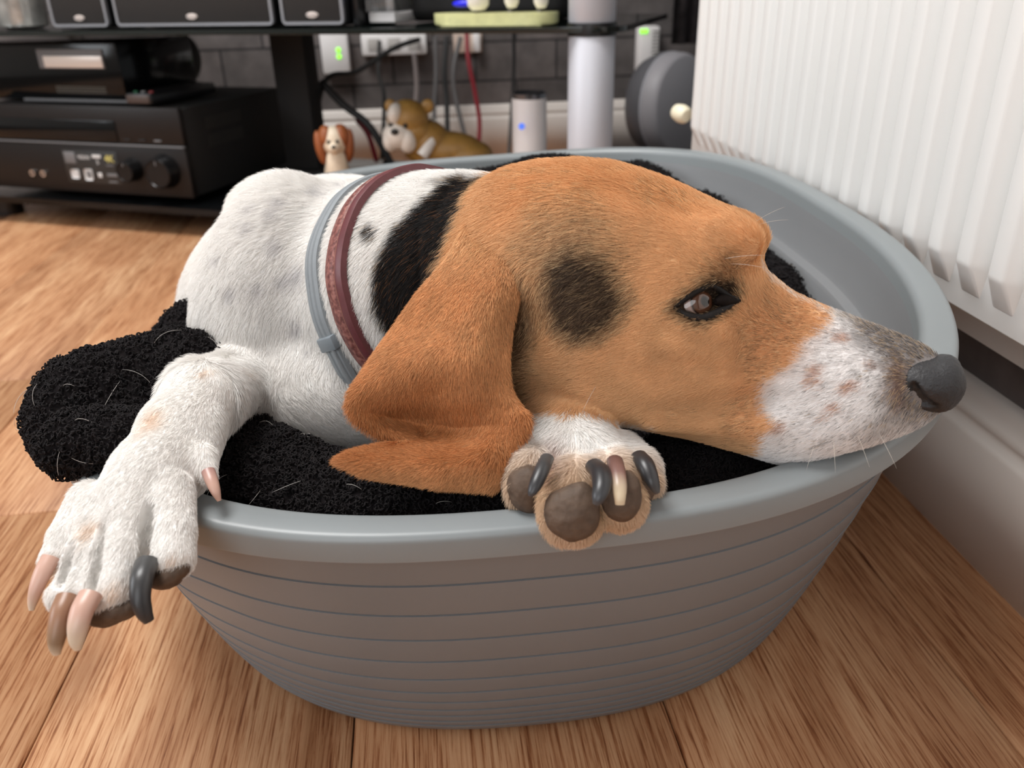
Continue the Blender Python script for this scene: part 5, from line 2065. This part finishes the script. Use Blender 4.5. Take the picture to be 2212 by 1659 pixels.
gp = ring_path(C(888, 612, 0.512), (0.66, 0.10, 0.75))
M_FLEA = plain('grey_rubber_collar', srgb(136, 142, 146), 0.6, noise=0.05, nscale=300)
gcol = collar_root('flea_collar', gp, 'thin grey ridged rubber collar round the dog neck')
band(gp, [(-28, -3), (-28, 10), (-23, 15), (-10, 16), (-6, 11), (-2, 16), (9, 16), (13, 11), (17, 15), (26, 11), (27, -3)], 'strap', M_FLEA, gcol)
bp = ring_path(C(944, 606, 0.4965), (0.68, 0.06, 0.73))
M_LEATHER = NT('brown_leather')
tc = M_LEATHER.n('ShaderNodeTexCoord')
nz_ = M_LEATHER.n('ShaderNodeTexNoise')
nz_.inputs['Scale'].default_value = 420
nz_.inputs['Detail'].default_value = 4
M_LEATHER.l(tc.outputs['Object'], nz_.inputs['Vector'])
M_LEATHER.l(M_LEATHER.ramp(nz_.outputs[0], [(0.36, srgb(92, 44, 40)), (0.52, srgb(128, 76, 70)), (0.66, srgb(156, 104, 94))]), M_LEATHER.b.inputs['Base Color'])
M_LEATHER.b.inputs['Roughness'].default_value = 0.5
M_LEATHER.bump(nz_.outputs[0], 0.3, 0.0005)
M_LEATHER = M_LEATHER.m
M_LEATHER2 = plain('dark_plum_leather', srgb(98, 48, 52), 0.42, noise=0.12, nscale=260)
bcol = collar_root('leather_collar', bp, 'worn reddish brown leather collar between the grey collar and the ear')
band(bp, [(-36, -3), (-36, 9), (-31, 15), (-10, 18), (4, 16), (8, 12), (8, -3)], 'strap', M_LEATHER, bcol)
band(bp, [(9, -3), (9, 12), (13, 16.5), (22, 16), (32, 12), (34, -3)], 'edge_strap', M_LEATHER2, bcol)
band(bp, [(7, 11), (8, 15), (9.5, 15), (10.5, 11)], 'stitching', plain('stitching', srgb(150, 100, 84), 0.6), bcol)
# the loop that holds the tail of the grey collar
c, nn, D, R = gp
hp = hit(738, 735)
k = int(((c + D * R[:, None] - hp) ** 2).sum(1).argmin())
ctr = c + D[k] * (R[k] + 9)
tng = unit((c + D[(k + 3) % len(R)] * R[(k + 3) % len(R)]) - (c + D[k - 3] * R[k - 3]))
W3 = to_world(np.array([ctr, ctr + nn, ctr + tng, ctr + D[k]]))
rot = Matrix([[(W3[i][r] - W3[0][r]) / UN for i in (1, 2, 3)] for r in range(3)])
MB().box(tuple(W3[0]), (70 * UN, 36 * UN, 24 * UN), bev=4 * UN, rot=rot).build('clasp', plain('grey_clasp', srgb(122, 130, 136), 0.5), gcol)
# tail end lying beside the strap below the clasp
P = []
for j in range(0, 22):
    kk = (k + j * (1 if tng[1] < 0 else -1)) % len(R)
    P.append(to_world(c + D[kk] * (R[kk] + 12 + 0.3 * j) + nn * (14 + 0.35 * j)))
MB().tube([Vector(v_) for v_ in P], 9 * UN, 10, flat=0.6).build('tail_end', M_FLEA, gcol)

# ------------------------------------------------------------------ fur
def skip_near(P, items):
    keep = np.ones(len(P), bool)
    for c_, r in items:
        keep &= (((P - c_) / r) ** 2).sum(1) > 1
    return keep


def fur(name, V, Q, N, n, colour, combf, length, radius, parent, lift, bare, weight, clump=0.35):
    P, nn, vid = sample_mesh(V, Q, N, n, weight)
    keep = skip_near(P, bare)
    P, nn = P[keep], nn[keep]
    n = len(P)
    t = combf(P, nn)
    L = length(P) * (0.65 + 0.7 * rnd.random(n))
    # neighbouring hairs share a sway so that the coat breaks into soft tufts
    sw = np.stack([value_noise(P, 0.055, 20 + i) for i in range(3)], 1) * (clump(P) if callable(clump) else clump) + rnd.normal(size=(n, 3)) * 0.16
    t = tangent(nn, t + sw)
    lf = lift(P) * (0.7 + 0.6 * rnd.random(n))
    pts = []
    for s in (0.0, 0.3, 0.65, 1.0):
        pts.append(P - nn * (0.8 - 1.2 * s) + t * (L * s * np.cos(lf * (1 - 0.3 * s)))[:, None] + nn * (L * (np.sin(lf) * s * (1 - 0.25 * s)))[:, None])
    pts = np.stack(pts, 1)
    cc = colour(P)
    return curves_object(name, to_world(pts.reshape(-1, 3)).reshape(n, 4, 3), np.array([1.0, 0.95, 0.7, 0.2]) * radius * UN, M_FUR, parent, cc)


M_FUR = attr_material('fur_strands', 0.55, 0.18)
VIEW = EYE - BV
VD = np.linalg.norm(VIEW, axis=1)
VIEW = VIEW / VD[:, None]
fac = (BN * VIEW).sum(1)
wgt = np.where(fac > -0.25, 1.0, 0.12) * (1700 / VD) ** 2
zc = BV[:, 2]
wgt *= np.where(zc < -900, 0.2, 1.0)
# the parts buried in the cushion need no hair
Wb = to_world(BV)
wgt *= np.where(Wb[:, 2] < 0.06, 0.15, 1.0)
BARE = [(a + (b - a) * t, r * 1.05) for pts, r in SLITS for a, b in zip(pts[:-1], pts[1:]) for t in np.linspace(0, 1, 6)] + [(c_, r * 0.62) for c_, r in PADZ] + [(e, 46.0) for e in eyes] + [(nc_, np.array([60.0, 48.0, 72.0]))]


def fur_colour(P):
    c = paw_tint(P, coat(P, 5.0))
    lum = c.mean(1, keepdims=True)
    n = len(P)
    v = rnd.normal(size=(n, 1))
    light = (lum > 0.45)
    k = np.where(light, 1 + 0.05 * v, 1 + 0.27 * v)
    c = c * np.clip(k, 0.45, 1.6)
    # scattered pale tips in the tan and sable hair
    pale = (rnd.random((n, 1)) < 0.24) & ~light & (lum > 0.06)
    c = np.where(pale, c * 0.45 + lin(240, 208, 162) * 0.55, c)
    fleck = (rnd.random((n, 1)) < 0.16) & (lum > 0.022) & (lum <= 0.06)
    c = np.where(fleck, c * 0.6 + lin(214, 182, 140) * 0.32, c)
    dark = (rnd.random((n, 1)) < 0.05) & ~light & (lum > 0.10)
    c = np.where(dark, c * 0.45, c)
    sv = ((P - HO) @ ex)[:, None]
    nosey = np.clip((sv - 780) / 180, 0, 1)
    tick = (rnd.random((n, 1)) < 0.05 + 0.14 * nosey) & (sv > 600) & (lum > 0.2)
    c = np.where(tick, c * 0.30, c)
    brown = (rnd.random((n, 1)) < 0.06) & (lum < 0.02)
    c = np.where(brown, lin(120, 80, 50), c)
    return np.clip(c, 0.003, 1)


def fur_len(P):
    sv = (P - HO) @ ex
    L = np.where(sv > 620, 13.0, np.where(sv > 380, 16.0, np.where(sv > -60, 23.0, 29.0)))
    leg = (P[:, 2] > 20) & (sv < 120) & (P[:, 1] < 60)
    L = np.where(leg, 13.0, L)
    # longer at the soles of the turned up paw
    return L


def fur_clump(P):
    sv = (P - HO) @ ex
    leg = (P[:, 2] > 20) & (sv < 120) & (P[:, 1] < 60)
    return np.where(leg, 0.05, np.where(sv > 300, 0.20, 0.26))[:, None]


fur('fur', BV, BQ, BN, 420000, fur_colour, comb, fur_len, 0.36, dog, lambda P: np.where((P[:, 2] > 20) & ((P - HO) @ ex < 120) & (P[:, 1] < 60), 0.24, 0.32), BARE, wgt, fur_clump)['kind'] = 'stuff'

EGUIDE = [((1050, 560), (-0.25, 0.95)), ((900, 700), (-0.5, 0.85)), ((1050, 750), (-0.05, 1.0)), ((800, 830), (-0.55, 0.8)), ((1000, 900), (0.0, 1.0)), ((1110, 900), (0.2, 0.95)),
          ((860, 920), (0.2, 0.95)), ((1000, 1010), (-0.55, 0.8)), ((800, 1000), (-0.9, 0.3)), ((900, 1020), (-0.8, 0.5))]
EG_XY = np.array([C(x, y, 0.38)[:2] for (x, y), _ in EGUIDE])
EG_D = np.array([unit((dx, -dy, -0.1)) for _, (dx, dy) in EGUIDE])


def ecomb(P, N):
    w = 1 / (((P[:, None, :2] - EG_XY[None]) ** 2).sum(2) + 300) ** 2
    return tangent(N, (w @ EG_D) / w.sum(1)[:, None])


def ear_fur_colour(P):
    n = len(P)
    c = ear_coat(P) * np.clip(1 + 0.2 * rnd.normal(size=(n, 1)), 0.5, 1.6)
    pale = rnd.random((n, 1)) < 0.07
    return np.clip(np.where(pale, c * 0.5 + lin(226, 180, 130) * 0.5, c), 0.003, 1)


ew = np.where((EN * (EYE - EV)).sum(1) > 0, 1.0, 0.15)
fur('fur', EV, EQ, EN, 110000, ear_fur_colour, ecomb, lambda P: np.full(len(P), 17.0), 0.36, ear, lambda P: np.full(len(P), 0.36), [], ew, 0.25)['kind'] = 'stuff'
# a few long whiskers and brow hairs
wp = []
for (x, y), (dx, dy), L in (((1630, 480), (0.75, 0.5), 70), ((1640, 485), (0.9, 0.25), 60), ((1560, 560), (0.9, 0.15), 80), ((1575, 570), (0.95, -0.05), 70), ((1850, 935), (0.25, -0.95), 60), ((1800, 945), (-0.1, -1), 60),
                            ((1895, 930), (0.35, -0.9), 70), ((1760, 960), (-0.5, -0.8), 50), ((2045, 800), (0.5, 0.3), 26), ((1290, 830), (-0.55, -0.8), 70)):
    p = hit(x, y)
    d = unit((dx, dy, 0.45))
    wp.append([p + d * L * s + np.array([0, -1, 0]) * 10 * s * s for s in np.linspace(0, 1, 6)])
wp = to_world(np.array(wp).reshape(-1, 3)).reshape(len(wp), 6, 3)
curves_object('whiskers', wp, np.array([0.4, 0.38, 0.35, 0.3, 0.2, 0.08]) * UN * 0.8, plain('whisker', srgb(206, 196, 184), 0.4), dog)['kind'] = 'stuff'
